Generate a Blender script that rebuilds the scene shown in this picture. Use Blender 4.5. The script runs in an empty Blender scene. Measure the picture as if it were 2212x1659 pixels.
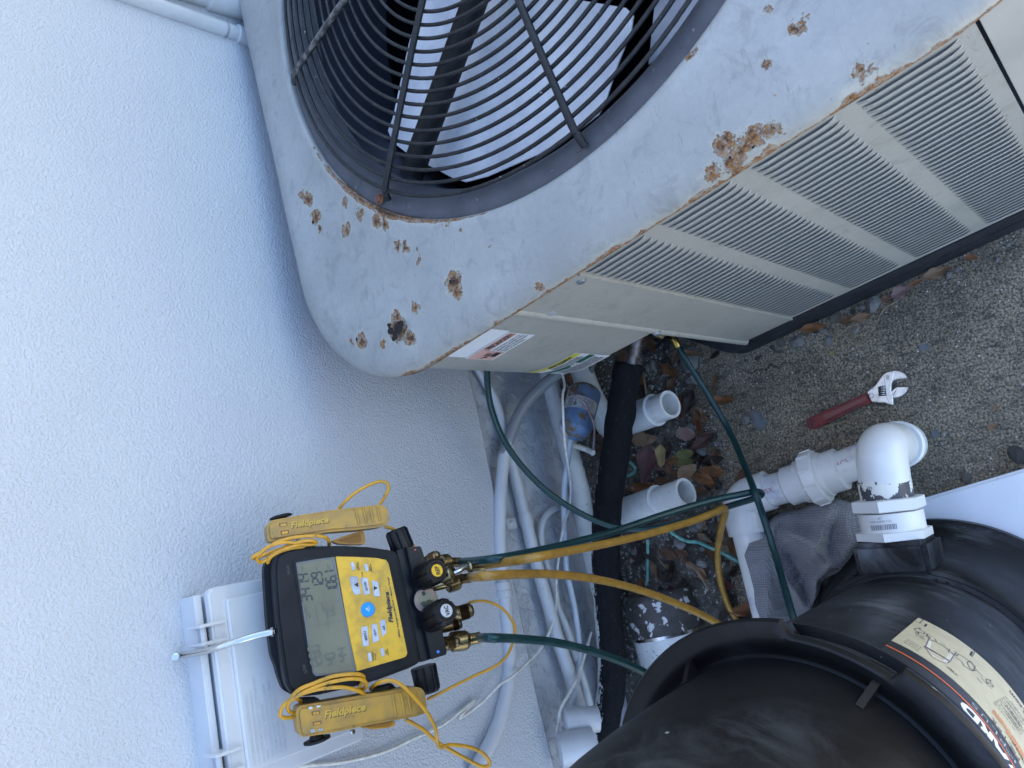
import bpy, bmesh, math, random
from mathutils import Vector, Matrix, noise
from math import sin, cos, tan, atan, atan2, radians, degrees, pi, sqrt, hypot
random.seed(7)
V = Vector
scene = bpy.context.scene
COL = scene.collection

# ------------------------------------------------------------------ camera
# measures below are in a 2212 x 1659 reading of the photograph
FPX, CX, CY = 1600.0, 1106.0, 829.5
NAD = (2540.0, 865.0)          # where plumb lines meet
EYE = V((0, 0, 1.45))
_t = atan2(hypot(NAD[0]-CX, NAD[1]-CY), FPX)
_h = V((sin(radians(13)), cos(radians(13)), 0)); _d = V((0, 0, -1))
cF = _h*sin(_t) + _d*cos(_t)
_R = -_h*cos(_t) + _d*sin(_t)
_U = (-cF).cross(_R)
_r = atan2(NAD[1]-CY, NAD[0]-CX)
cX = _R*cos(_r) + _U*sin(_r)
cY = _R*sin(_r) - _U*cos(_r)
cam_d = bpy.data.cameras.new('camera')
cam = bpy.data.objects.new('camera', cam_d); COL.objects.link(cam)
rot = Matrix((cX, -cY, -cF)).transposed()
cam.matrix_world = Matrix.Translation(EYE) @ rot.to_4x4()
cam_d.sensor_width = 36; cam_d.lens = FPX/2212*36
cam_d.clip_start = .02; cam_d.clip_end = 500
cam_d.dof.use_dof = True; cam_d.dof.focus_distance = 1.08; cam_d.dof.aperture_fstop = 14
scene.camera = cam

# ------------------------------------------------------------------ light
SUN_EL, SUN_AZ = 72, 8         # azimuth in degrees, clockwise from +Y
w = bpy.data.worlds.new('World'); scene.world = w; w.use_nodes = True
nt = w.node_tree; bg = nt.nodes['Background']
sky = nt.nodes.new('ShaderNodeTexSky'); sky.sky_type = 'NISHITA'; sky.sun_disc = False
sky.sun_elevation = radians(SUN_EL); sky.sun_rotation = radians(SUN_AZ)
sky.air_density = 1.0; sky.dust_density = .6; sky.ozone_density = 1.5
nt.links.new(sky.outputs[0], bg.inputs[0]); bg.inputs[1].default_value = 0.15
sd = bpy.data.lights.new('sun', 'SUN'); sun = bpy.data.objects.new('sun', sd); COL.objects.link(sun)
sd.energy = 4.0; sd.angle = radians(.5); sd.color = (1.0, .93, .82)
sv = V((sin(radians(SUN_AZ))*cos(radians(SUN_EL)), cos(radians(SUN_AZ))*cos(radians(SUN_EL)), sin(radians(SUN_EL))))
sun.rotation_euler = sv.to_track_quat('Z', 'Y').to_euler(); sun.location = (0, -3, 4)
scene.view_settings.view_transform = 'Standard'; scene.view_settings.look = 'None'
scene.view_settings.gamma = 1; scene.view_settings.exposure = 2.12
scene.view_settings.use_curve_mapping = False

# ------------------------------------------------------------------ reading points off the planes of the place
def ray(u, v): return cF + cX*((u-CX)/FPX) + cY*((v-CY)/FPX)
def hit(u, v, P, n):
    D = ray(u, v); return EYE + D*((P-EYE).dot(n)/D.dot(n))
def at(u, v, z): return hit(u, v, V((0, 0, z)), V((0, 0, 1)))
AL = atan(.1); WD = V((cos(AL), sin(AL), 0)); WN = V((sin(AL), -cos(AL), 0)); WO = V((0, 1.03, 0))
def wp(x, z, off=0): return WO - WD*(WO.dot(WD)) + WD*x + V((0, 0, z)) + WN*off      # x along the wall, z up, off towards the viewer
def aw(u, v, off=0): return hit(u, v, WO + WN*off, WN)
CO = V((.248, .486, 0)); CD = V((cos(radians(100.31)), sin(radians(100.31)), 0)); CN = V((CD.y, -CD.x, 0))
def cp(s, t, z): return CO + CD*s + CN*t + V((0, 0, z))        # condenser frame
def cloc(P): q = P-CO; return (q.dot(CD), q.dot(CN), P.z)
def zA(x, y): return (.3335*x, .3335*y)
def zB(x, y): return (737.7+.3335*x, .3335*y)
def zC(x, y): return (1474.3+.3335*x, .3335*y)
def zE(x, y): return (737.7+.3335*x, 553+.3335*y)
def zF(x, y): return (1474.3+.3335*x, 553+.3335*y)
def zG(x, y): return (324+.3335*x, 1106+.3335*y)
def zH(x, y): return (972+.3335*x, 1106+.3335*y)
def zI(x, y): return (1474.3+.3335*x, 1106+.3335*y)
def zJ(x, y): return (540+.1709*x, 1026+.1709*y)      # upper clamp close-up
def zK(x, y): return (513+.1953*x, 1431+.1953*y)      # lower clamp close-up
def zL(x, y): return (864+.12206*x, 1134+.12206*y)    # refrigerant fittings
def zM(x, y): return (864+.12206*x, 1296+.12206*y)    # vacuum fittings
def zN(x, y): return (1890+.2188*x, 1296+.2188*y)     # tank label
def zP(x, y): return (918+.1831*x, 675+.1831*y)       # condenser stickers
def zQ(x, y): return (1161+.1139*x, 783+.1139*y)      # drier
def zR(x, y): return (972+.1709*x, 999+.1709*y)       # footing pipes
def zS(x, y): return (1296+.1465*x, 702+.1465*y)      # valve corner
def zT(x, y): return (1188+.1953*x, 918+.1953*y)      # leaf bed

# ------------------------------------------------------------------ materials
def newmat(name):
    m = bpy.data.materials.new(name); m.use_nodes = True
    return m, m.node_tree, m.node_tree.nodes['Principled BSDF']
def N(t, typ, **kw):
    n = t.nodes.new(typ)
    for k, v in kw.items(): setattr(n, k, v)
    return n
def setin(t, n, i, v):
    if isinstance(v, bpy.types.NodeSocket): t.links.new(v, n.inputs[i])
    else: n.inputs[i].default_value = v
def math_n(t, op, a, b=0.0, c=0.0, clamp=False):
    n = N(t, 'ShaderNodeMath', operation=op, use_clamp=clamp); setin(t, n, 0, a); setin(t, n, 1, b)
    if len(n.inputs) > 2: setin(t, n, 2, c)
    return n.outputs[0]
def mix(t, f, a, b, mode='MIX'):
    n = N(t, 'ShaderNodeMix', data_type='RGBA', blend_type=mode)
    setin(t, n, 0, f)
    for i, v in ((6, a), (7, b)):
        if isinstance(v, tuple): v = (*v[:3], 1)
        setin(t, n, i, v)
    return n.outputs[2]
def coords(t): return N(t, 'ShaderNodeTexCoord').outputs['Object']
def noise_n(t, vec, scale, detail=4, rough=.55, dist=0, out=0):
    n = N(t, 'ShaderNodeTexNoise'); n.inputs['Scale'].default_value = scale; n.inputs['Detail'].default_value = detail
    n.inputs['Roughness'].default_value = rough; n.inputs['Distortion'].default_value = dist
    if vec is not None: t.links.new(vec, n.inputs['Vector'])
    return n.outputs[out]
def ramp(t, f, stops):
    n = N(t, 'ShaderNodeValToRGB'); cr = n.color_ramp
    while len(cr.elements) < len(stops): cr.elements.new(.5)
    for e, (p, c) in zip(cr.elements, stops):
        e.position = p; e.color = (c, c, c, 1) if not isinstance(c, tuple) else (*c, 1)
    t.links.new(f, n.inputs[0]); return n.outputs[0]
def bump(t, b, h, strength, dist, prev=None):
    n = N(t, 'ShaderNodeBump'); n.inputs['Strength'].default_value = strength; n.inputs['Distance'].default_value = dist
    t.links.new(h, n.inputs['Height'])
    if prev: t.links.new(prev, n.inputs['Normal'])
    return n.outputs[0]
def stretch(t, vec, sc):
    n = N(t, 'ShaderNodeMapping'); n.inputs['Scale'].default_value = sc; t.links.new(vec, n.inputs[0]); return n.outputs[0]
def M(name, c, rough=.5, metal=0, c2=None, nscale=20, namt=(.4, .65), c3=None, n3=60, amt3=(.62, .7), bumps=(), spec=.5, coat=0, rvar=0, world=False):
    """plain painted / plastic / metal surface with blotches, flecks and relief"""
    m, t, b = newmat(name); co = N(t, 'ShaderNodeNewGeometry').outputs['Position'] if world else coords(t)
    col = (*c, 1)
    b.inputs['Base Color'].default_value = col; b.inputs['Roughness'].default_value = rough; b.inputs['Metallic'].default_value = metal
    b.inputs['Specular IOR Level'].default_value = spec
    if coat: b.inputs['Coat Weight'].default_value = coat; b.inputs['Coat Roughness'].default_value = .12
    src = None
    if c2:
        f = ramp(t, noise_n(t, co, nscale, 6, .6), [(namt[0], 0.0), (namt[1], 1.0)]); src = mix(t, f, c, c2)
    if c3:
        f = ramp(t, noise_n(t, co, n3, 3, .6), [(amt3[0], 0.0), (amt3[1], 1.0)]); src = mix(t, f, src if src else c, c3)
    if src: t.links.new(src, b.inputs['Base Color'])
    if rvar:
        r = math_n(t, 'MULTIPLY_ADD', noise_n(t, co, nscale*1.7, 5), rvar*2, rough-rvar); t.links.new(r, b.inputs['Roughness'])
    prev = None
    for sc, st, di in bumps: prev = bump(t, b, noise_n(t, co, sc, 4, .6), st, di, prev)
    if prev: t.links.new(prev, b.inputs['Normal'])
    return m
def stucco():
    m, t, b = newmat('white stucco'); co = coords(t)
    b.inputs['Roughness'].default_value = .5
    big = ramp(t, noise_n(t, co, 3, 3), [(.35, 0.0), (.7, 1.0)])
    t.links.new(mix(t, big, (.495, .506, .53), (.46, .47, .495)), b.inputs['Base Color'])
    p = bump(t, b, noise_n(t, co, 260, 3, .6, .2), .8, .0042)
    p = bump(t, b, noise_n(t, co, 75, 2, .5), .22, .003, p)
    p = bump(t, b, noise_n(t, co, 9, 3, .5), .12, .008, p)
    t.links.new(p, b.inputs['Normal']); return m
def lumpy():
    m, t, b = newmat('lumpy painted footing'); co = coords(t)
    b.inputs['Roughness'].default_value = .42
    f = ramp(t, noise_n(t, co, 6, 5), [(.35, 0.0), (.7, 1.0)])
    c = mix(t, f, (.47, .475, .49), (.38, .385, .41))
    fl = ramp(t, noise_n(t, co, 85, 4, .7), [(.66, 0.0), (.72, 1.0)]); c = mix(t, fl, c, (.25, .26, .28))
    t.links.new(c, b.inputs['Base Color'])
    g = ramp(t, noise_n(t, co, 38, 6, .65, .5), [(.5, 0.0), (.62, 1.0)])
    p = bump(t, b, g, .55, .006); p = bump(t, b, noise_n(t, co, 160, 4, .6), .3, .003, p)
    p = bump(t, b, noise_n(t, co, 9, 3, .6), .5, .02, p)
    t.links.new(p, b.inputs['Normal']); return m
def concrete():
    m, t, b = newmat('weathered concrete'); co = coords(t)
    b.inputs['Roughness'].default_value = .9
    st = stretch(t, co, (1, .35, 1))
    a = ramp(t, noise_n(t, co, 5, 6, .65), [(.32, 0.0), (.68, 1.0)])
    c = mix(t, a, (.125, .107, .08), (.31, .265, .195))
    g = ramp(t, noise_n(t, co, 260, 5, .75), [(.42, 0.0), (.60, 1.0)])
    c = mix(t, g, mix(t, 1.0, c, (.30, .30, .30), 'MULTIPLY'), mix(t, 1.0, c, (1.7, 1.65, 1.55), 'MULTIPLY'))
    g2 = ramp(t, noise_n(t, st, 90, 4, .7, .5), [(.5, 0.0), (.68, .75)])
    c = mix(t, g2, c, (.04, .04, .038))
    w1 = ramp(t, noise_n(t, co, 170, 2, .5), [(.69, 0.0), (.72, 1.0)]); c = mix(t, w1, c, (.62, .6, .55))
    w2 = ramp(t, noise_n(t, co, 22, 4, .6), [(.66, 0.0), (.76, .5)]); c = mix(t, w2, c, (.35, .30, .2))
    vo = N(t, 'ShaderNodeTexVoronoi', feature='DISTANCE_TO_EDGE'); vo.inputs['Scale'].default_value = 3.2
    wv = N(t, 'ShaderNodeVectorMath', operation='ADD'); t.links.new(co, wv.inputs[0])
    nn = N(t, 'ShaderNodeVectorMath', operation='SCALE'); t.links.new(noise_n(t, co, 9, 5, .6, out=1), nn.inputs[0]); nn.inputs[3].default_value = .12
    t.links.new(nn.outputs[0], wv.inputs[1]); t.links.new(wv.outputs[0], vo.inputs['Vector'])
    cr = ramp(t, vo.outputs['Distance'], [(.004, 1.0), (.008, 0.0)])
    gate = ramp(t, noise_n(t, co, 1.9, 1), [(.52, 0.0), (.56, 1.0)])
    c = mix(t, math_n(t, 'MULTIPLY', cr, gate), c, (.02, .018, .016))
    t.links.new(c, b.inputs['Base Color'])
    p = bump(t, b, noise_n(t, co, 230, 5, .7), .7, .004); p = bump(t, b, noise_n(t, st, 60, 4, .6), .35, .006, p)
    t.links.new(p, b.inputs['Normal']); return m
def rusty(name, base, base2, spots, edge=None, rough=.42, scratch=True, holes=()):
    """painted steel; spots = world point, radius of corroded patches; edge(t, co) -> extra rust mask"""
    m, t, b = newmat(name); co = coords(t)
    c = mix(t, ramp(t, noise_n(t, co, 7, 6, .6), [(.3, 0.0), (.7, 1.0)]), base, base2)
    c = mix(t, ramp(t, noise_n(t, co, 120, 4, .7), [(.3, 0.0), (.8, .35)]), c, tuple(x*.72 for x in base))
    if scratch:
        wv = stretch(t, co, (9, 70, 9)); s1 = ramp(t, noise_n(t, wv, 2.2, 5, .75, 1.5), [(.62, 0.0), (.66, .55)])
        c = mix(t, s1, c, tuple(x*.55 for x in base))
        s2 = ramp(t, noise_n(t, co, 24, 6, .72, 1.0), [(.53, 0.0), (.66, .5)]); c = mix(t, s2, c, tuple(x*.66 for x in base))
    dn = N(t, 'ShaderNodeVectorMath', operation='SCALE')
    sub = N(t, 'ShaderNodeVectorMath', operation='SUBTRACT'); t.links.new(noise_n(t, co, 75, 6, .75, out=1), sub.inputs[0]); sub.inputs[1].default_value = (.5, .5, .5)
    t.links.new(sub.outputs[0], dn.inputs[0]); dn.inputs[3].default_value = .034
    ad = N(t, 'ShaderNodeVectorMath', operation='ADD'); t.links.new(co, ad.inputs[0]); t.links.new(dn.outputs[0], ad.inputs[1])
    tot = None
    for P, r in spots:
        ds = N(t, 'ShaderNodeVectorMath', operation='DISTANCE'); t.links.new(ad.outputs[0], ds.inputs[0]); ds.inputs[1].default_value = P
        k = math_n(t, 'DIVIDE', ds.outputs['Value'], r); k = math_n(t, 'SUBTRACT', 1.25, k)
        tot = k if tot is None else math_n(t, 'MAXIMUM', tot, k)
    if edge:
        k = edge(t, co); tot = k if tot is None else math_n(t, 'MAXIMUM', tot, k)
    if tot is None: tot = math_n(t, 'MULTIPLY', noise_n(t, co, 9, 4), .1)
    halo = ramp(t, tot, [(.0, 0.0), (.25, .28)]); core = ramp(t, tot, [(.34, 0.0), (.44, 1.0)]); deep = ramp(t, tot, [(.66, 0.0), (.92, 1.0)])
    fine = noise_n(t, co, 190, 5, .75)
    rc = ramp(t, fine, [(.34, (.07, .025, .012)), (.48, (.25, .10, .025)), (.66, (.37, .20, .07))])
    rc = mix(t, deep, rc, mix(t, .75, rc, (.035, .016, .012)))
    isl = ramp(t, noise_n(t, co, 150, 6, .8), [(.47, 0.0), (.56, 1.0)]); keep = math_n(t, 'MULTIPLY', isl, math_n(t, 'SUBTRACT', 1.0, deep)); c = mix(t, halo, c, (.52, .46, .32)); c = mix(t, math_n(t, 'MULTIPLY', core, math_n(t, 'SUBTRACT', 1.0, math_n(t, 'MULTIPLY', keep, .6))), c, rc)
    sp = ramp(t, noise_n(t, co, 95, 3, .55), [(.735, 0.0), (.75, 1.0)]); c = mix(t, sp, c, (.28, .12, .04))
    t.links.new(c, b.inputs['Base Color'])
    t.links.new(math_n(t, 'MULTIPLY_ADD', core, .45, rough), b.inputs['Roughness'])
    hh = math_n(t, 'MULTIPLY', core, fine)
    p = bump(t, b, hh, .8, .004); p = bump(t, b, noise_n(t, co, 260, 3, .6), .1, .0015, p); p = bump(t, b, noise_n(t, co, 5, 3, .5), .25, .012, p)
    t.links.new(p, b.inputs['Normal']); return m
def two_paint(name, c1, c2, axis, lo, hi, nscale, r1=.5, r2=.5, bumps=(), amp=.03):
    """two coats of paint meeting in a ragged line across `axis` (world vector, offset range)"""
    m, t, b = newmat(name); co = coords(t)
    dp = N(t, 'ShaderNodeVectorMath', operation='DOT_PRODUCT'); t.links.new(co, dp.inputs[0]); dp.inputs[1].default_value = axis
    v = math_n(t, 'MULTIPLY_ADD', noise_n(t, co, nscale, 6, .75), amp*2, dp.outputs['Value'])
    mr = N(t, 'ShaderNodeMapRange'); t.links.new(v, mr.inputs[0]); mr.inputs[1].default_value = lo+amp; mr.inputs[2].default_value = hi+amp
    c = mix(t, mr.outputs[0], c1, c2); t.links.new(c, b.inputs['Base Color']); b.inputs['Roughness'].default_value = r1
    prev = None
    for sc, st, di in bumps: prev = bump(t, b, noise_n(t, co, sc, 4, .65), st, di, prev)
    if prev: t.links.new(prev, b.inputs['Normal'])
    return m

HAZEC = None
STUC = stucco(); FOOT = lumpy(); CONC = concrete()
PIPEW = M('white painted pipe', (.50, .505, .51), .38, c2=(.43, .435, .44), nscale=14, c3=(.3, .28, .26), n3=110, amt3=(.70, .74), bumps=((150, .12, .002), (30, .12, .004)))
PVC = M('white pvc', (.76, .75, .72), .28, c2=(.70, .69, .66), nscale=9, bumps=((40, .04, .002),))
PVCD = M('dusty pvc', (.70, .695, .66), .45, c2=(.55, .54, .51), nscale=30, namt=(.45, .8), c3=(.16, .15, .14), n3=120, amt3=(.68, .72), bumps=((120, .1, .0015),))
PVCP = M('pvc with primer stain', (.76, .755, .72), .35, c2=(.5, .46, .6), nscale=11, namt=(.55, .66), c3=(.45, .2, .22), n3=130, amt3=(.72, .74))
DARKG = M('dark plastic', (.028, .029, .033), .42, c2=(.05, .05, .055), nscale=40, bumps=((300, .1, .001),), rvar=.08)
BLKRING = M('grey black shroud plastic', (.07, .071, .078), .5, spec=.3, c2=(.095, .096, .104), nscale=25, c3=(.35, .36, .4), n3=90, amt3=(.68, .78), bumps=((200, .06, .001),))
WIRE = M('black coated wire', (.010, .010, .011), .45, spec=.3, c2=(.022, .021, .021), nscale=60, c3=(.3, .3, .3), n3=160, amt3=(.70, .74))
WIREG = M('grimy black wire', (.03, .028, .026), .6, c2=(.16, .145, .13), nscale=90, namt=(.45, .6), bumps=((220, .5, .002),))
ALU = M('fan blade aluminium', (.86, .86, .85), .45, metal=0, c2=(.62, .63, .66), nscale=12, bumps=((60, .05, .002),))
COAL = M('motor arm', (.010, .009, .009), .6, spec=.25, c2=(.022, .019, .017), nscale=40)
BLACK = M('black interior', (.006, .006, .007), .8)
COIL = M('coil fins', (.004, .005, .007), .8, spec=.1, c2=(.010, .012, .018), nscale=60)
BASEB = M('black base pan', (.018, .019, .023), .6, spec=.3, c2=(.032, .034, .04), nscale=18, c3=(.4, .4, .4), n3=70, amt3=(.72, .76), bumps=((90, .15, .003),))
YEL = M('yellow faceplate', (.66, .37, .012), .42, c2=(.36, .21, .025), nscale=38, namt=(.47, .72), c3=(.1, .07, .02), n3=70, amt3=(.68, .78), bumps=((500, .15, .0006),))
YELC = M('grubby yellow plastic', (.43, .235, .028), .42, c2=(.25, .15, .045), nscale=45, namt=(.38, .72), c3=(.09, .06, .03), n3=90, amt3=(.66, .74), bumps=((300, .12, .001),))
YELI = M('orange yellow plastic', (.62, .30, .01), .4, c2=(.4, .19, .02), nscale=50)
CORD = M('yellow cord', (.60, .28, .01), .32, c2=(.42, .22, .02), nscale=60, c3=(.12, .07, .02), n3=120, amt3=(.66, .72))
HOSEY = M('yellow hose', (.37, .195, .025), .36, c2=(.27, .14, .022), nscale=60, c3=(.08, .05, .02), n3=300, amt3=(.62, .68), bumps=((600, .2, .0005),))
HOSEG = M('dark green hose', (.006, .034, .036), .32, spec=.4, c2=(.010, .045, .045), nscale=40, c3=(.2, .25, .24), n3=420, amt3=(.72, .75), bumps=((600, .12, .0005),))
BRASS = M('brass', (.42, .33, .17), .3, 1, c2=(.28, .21, .11), nscale=70, bumps=((300, .1, .0006),))
BRASSK = M('knurled brass', (.36, .28, .14), .36, 1, c2=(.12, .09, .05), nscale=150)
BRASSD = M('dark brass', (.24, .17, .09), .4, 1, c2=(.14, .1, .06), nscale=60)
STEEL = M('steel', (.62, .62, .60), .24, 1, c2=(.45, .44, .42), nscale=80)
CHROME = M('chrome hook', (.62, .61, .59), .2, 1, c2=(.6, .58, .54), nscale=50)
RUBBER = M('black rubber', (.007, .007, .008), .55, spec=.22, c2=(.013, .013, .015), nscale=15, c3=(.3, .3, .33), n3=45, amt3=(.78, .85), bumps=((400, .12, .0008),), rvar=.1)
KNOB = M('knob plastic', (.004, .004, .005), .38, spec=.25, c2=(.009, .009, .010), nscale=50, bumps=((400, .08, .0006),))
MANI = M('anodised manifold', (.004, .005, .007), .4, spec=.25, c2=(.008, .008, .010), nscale=40, c3=(.5, .5, .5), n3=260, amt3=(.75, .77))
LCD = M('lcd glass', (.125, .115, .070), .25, c2=(.175, .158, .10), nscale=9, spec=.35)
LCDINK = M('lcd segment', (.015, .016, .014), .3)
LCDFAINT = M('faint lcd segment', (.085, .08, .055), .3)
BTN = M('grey button', (.48, .50, .55), .4, c2=(.3, .31, .35), nscale=40)
BTNB = M('blue button', (.01, .24, .62), .35)
INK = M('black print', (.012, .012, .014), .5)
WINK = M('white print', (.8, .8, .8), .5)
GLYPH = M('button glyph white', (.75, .8, .85), .4)
STICK = M('white sticker', (.74, .74, .74), .4, c2=(.68, .68, .68), nscale=14)
PINK = M('pink print', (.66, .38, .31), .45, c2=(.55, .3, .25), nscale=40)
YSTR = M('yellow warning stripe', (.58, .52, .05), .45)
GSTR = M('green notice stripe', (.01, .10, .055), .45)
CREAM = M('cream label', (.56, .48, .30), .4, c2=(.50, .43, .27), nscale=60)
LBLK = M('label black', (.02, .02, .02), .4)
ORG = M('orange line', (.75, .14, .03), .4)
ORGT = M('orange print', (.62, .26, .09), .45)
TANKM = None
DRIERS = None
INSUL = two_paint('foam insulation half painted white', (.66, .66, .66), (.010, .010, .012), tuple(-WN), 9, 9.01, 60, .6, bumps=((90, 1.0, .006), (200, .5, .003)))
TOWEL = None
REDH = M('red dipped grip', (.17, .006, .008), .32, spec=.35, c2=(.09, .005, .006), nscale=50, bumps=((80, .2, .001),), coat=.08)
CYANW = M('green copper wire', (.08, .33, .27), .45, c2=(.35, .55, .48), nscale=70, bumps=((60, .4, .002),))
WIREW = M('white wire', (.70, .68, .62), .4, c2=(.5, .46, .4), nscale=60)
WIREB = M('brown wire', (.16, .10, .09), .45, c2=(.3, .26, .26), nscale=30)
PAD = M('white pad', (.74, .76, .80), .45, c2=(.70, .72, .76), nscale=10, c3=(.06, .06, .07), n3=170, amt3=(.73, .75))

# ------------------------------------------------------------------ object helpers
def mesh_from(verts, faces, smooth=False):
    me = bpy.data.meshes.new('m'); me.from_pydata([tuple(v) for v in verts], [], faces); me.update()
    if smooth:
        for p in me.polygons: p.use_smooth = True
    return me
def fix(me):
    bm = bmesh.new(); bm.from_mesh(me); bmesh.ops.recalc_face_normals(bm, faces=bm.faces); bm.to_mesh(me); bm.free(); return me
def autosmooth(me, ang=35):
    bm = bmesh.new(); bm.from_mesh(me)
    for f in bm.faces: f.smooth = True
    for e in bm.edges:
        if len(e.link_faces) == 2 and e.calc_face_angle(0) > radians(ang): e.smooth = False
    bm.to_mesh(me); bm.free(); return me
def link(name, me, mat=None, parent=None):
    me.name = name
    if mat:
        me.materials.clear(); me.materials.append(mat)
    o = bpy.data.objects.new(name, me); COL.objects.link(o)
    if parent is not None:
        o.parent = parent
        q = parent; T = Matrix.Identity(4)
        while q is not None: T = Matrix.Translation(q.location) @ T if q.get('_e') else T; q = q.parent
        if parent.get('_e'): o.matrix_parent_inverse = Matrix.Translation(parent.location).inverted()
    return o
def tag(o, label=None, cat=None, group=None, kind=None):
    if label: o['label'] = label
    if cat: o['category'] = cat
    if group: o['group'] = group
    if kind: o['kind'] = kind
    return o
def thing(name, loc, label, cat, group=None):
    o = bpy.data.objects.new(name, None); COL.objects.link(o); o.location = loc; o.empty_display_size = .05; o['_e'] = 1
    return tag(o, label, cat, group)
def single(name, me, mat, label, cat, group=None, kind=None):
    """top-level thing of one mesh; origin moved to its base"""
    n = len(me.vertices); c = V((0, 0, 0)); lo = 1e9
    for v in me.vertices: c += v.co; lo = min(lo, v.co.z)
    c /= n; c.z = lo; me.transform(Matrix.Translation(-c))
    o = link(name, me, mat); o.location = c; return tag(o, label, cat, group, kind)
def merge(meshes):
    bm = bmesh.new()
    for me in meshes: bm.from_mesh(me)
    out = bpy.data.meshes.new('m'); bm.to_mesh(out); bm.free()
    for me in meshes: bpy.data.meshes.remove(me)
    return out
def smooth_path(pts, n=8):
    pts = [V(p) for p in pts]
    if len(pts) < 3: return pts
    P = [pts[0]*2-pts[1]] + pts + [pts[-1]*2-pts[-2]]; out = []
    for i in range(1, len(P)-2):
        for k in range(n):
            t = k/n; a, b, c, d = P[i-1:i+3]
            out.append(.5*((2*b)+(c-a)*t+(2*a-5*b+4*c-d)*t*t+(3*b-a-3*c+d)*t**3))
    out.append(pts[-1]); return out
def tube(pts, r, seg=12, n=8, smooth=True, caps=True, closed=False, radii=None, wob=0):
    P = smooth_path(pts, n) if n > 1 and not closed else [V(p) for p in pts]
    L = len(P); vs = []; fs = []
    T = []
    for i in range(L):
        if closed: d = P[(i+1) % L]-P[i-1]
        else: d = P[min(i+1, L-1)]-P[max(i-1, 0)]
        T.append(d.normalized() if d.length > 1e-9 else V((0, 0, 1)))
    up = V((0, 0, 1)) if abs(T[0].z) < .9 else V((1, 0, 0))
    nrm = (up - T[0]*up.dot(T[0])).normalized()
    for i in range(L):
        if i: nrm = (nrm - T[i]*nrm.dot(T[i])); nrm.normalize()
        bi = T[i].cross(nrm); rr = radii(i/(L-1)) if radii else r
        for k in range(seg):
            a = 2*pi*k/seg; q = rr
            if wob: q *= 1+wob*noise.noise(V((P[i]*40)+V((cos(a), sin(a), 0))*1.5))
            vs.append(P[i]+nrm*cos(a)*q+bi*sin(a)*q)
    m_ = L if closed else L-1
    for i in range(m_):
        for k in range(seg):
            a = i*seg+k; b = i*seg+(k+1) % seg; j = (i+1) % L
            fs.append((a, b, j*seg+(k+1) % seg, j*seg+k))
    if caps and not closed:
        fs.append(tuple(range(seg-1, -1, -1))); fs.append(tuple((L-1)*seg+k for k in range(seg)))
    me = fix(mesh_from(vs, fs)); return autosmooth(me, 50) if smooth else me
def basis(ax):
    ax = ax.normalized(); up = V((0, 0, 1)) if abs(ax.z) < .95 else V((1, 0, 0))
    x = up.cross(ax).normalized(); return x, ax.cross(x), ax
def lathe(P0, P1, prof, seg=24, ang=32, knurl=0, hexa=False, phase=0):
    """prof = (fraction along P0->P1, radius)"""
    P0 = V(P0); P1 = V(P1); x, y, a = basis(P1-P0); L = (P1-P0).length; vs = []; fs = []
    n = 6 if hexa else seg
    for i, (t, r) in enumerate(prof):
        for k in range(n):
            an = 2*pi*(k+phase)/n; rr = r*(1+(knurl if (k+i) % 2 else 0))
            vs.append(P0+a*(L*t)+x*cos(an)*rr+y*sin(an)*rr)
    for i in range(len(prof)-1):
        for k in range(n): fs.append((i*n+k, i*n+(k+1) % n, (i+1)*n+(k+1) % n, (i+1)*n+k))
    fs.append(tuple(range(n-1, -1, -1))); fs.append(tuple((len(prof)-1)*n+k for k in range(n)))
    return autosmooth(fix(mesh_from(vs, fs)), ang)
def vlathe(c, prof, seg=96, rfun=None, ang=30):
    vs = []; fs = []
    for i, (r, z) in enumerate(prof):
        for k in range(seg):
            a = 2*pi*k/seg; rr = rfun(i, a, r) if rfun else r
            vs.append(V((c[0]+rr*cos(a), c[1]+rr*sin(a), z)))
    for i in range(len(prof)-1):
        for k in range(seg): fs.append((i*seg+k, i*seg+(k+1) % seg, (i+1)*seg+(k+1) % seg, (i+1)*seg+k))
    return autosmooth(fix(mesh_from(vs, fs)), ang)
def prism(top, off, bev=0, seg=2, ang=30, smooth=True):
    top = [V(p) for p in top]; n = len(top); off = V(off)
    vs = top+[p+off for p in top]
    fs = [tuple(range(n)), tuple(range(2*n-1, n-1, -1))]+[(i, (i+1) % n, n+(i+1) % n, n+i) for i in range(n)]
    me = fix(mesh_from(vs, fs))
    if bev:
        bm = bmesh.new(); bm.from_mesh(me); bm.edges.ensure_lookup_table()
        es = [e for e in bm.edges if (e.verts[0].index < n and e.verts[1].index < n)]
        bmesh.ops.bevel(bm, geom=es, offset=bev, segments=seg, affect='EDGES', clamp_overlap=True); bm.to_mesh(me); bm.free()
    return autosmooth(me, ang) if smooth else me
def boxm(c, ax, ay, az, sx, sy, sz, bev=0):
    c = V(c); vs = []
    for i in (-1, 1):
        for j in (-1, 1):
            for k in (-1, 1): vs.append(c+ax*(sx/2*i)+ay*(sy/2*j)+az*(sz/2*k))
    me = fix(mesh_from(vs, [(0, 1, 3, 2), (4, 6, 7, 5), (0, 4, 5, 1), (2, 3, 7, 6), (0, 2, 6, 4), (1, 5, 7, 3)]))
    if bev:
        bm = bmesh.new(); bm.from_mesh(me); bmesh.ops.bevel(bm, geom=bm.edges[:], offset=bev, segments=2, affect='EDGES'); bm.to_mesh(me); bm.free(); autosmooth(me, 30)
    return me
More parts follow.
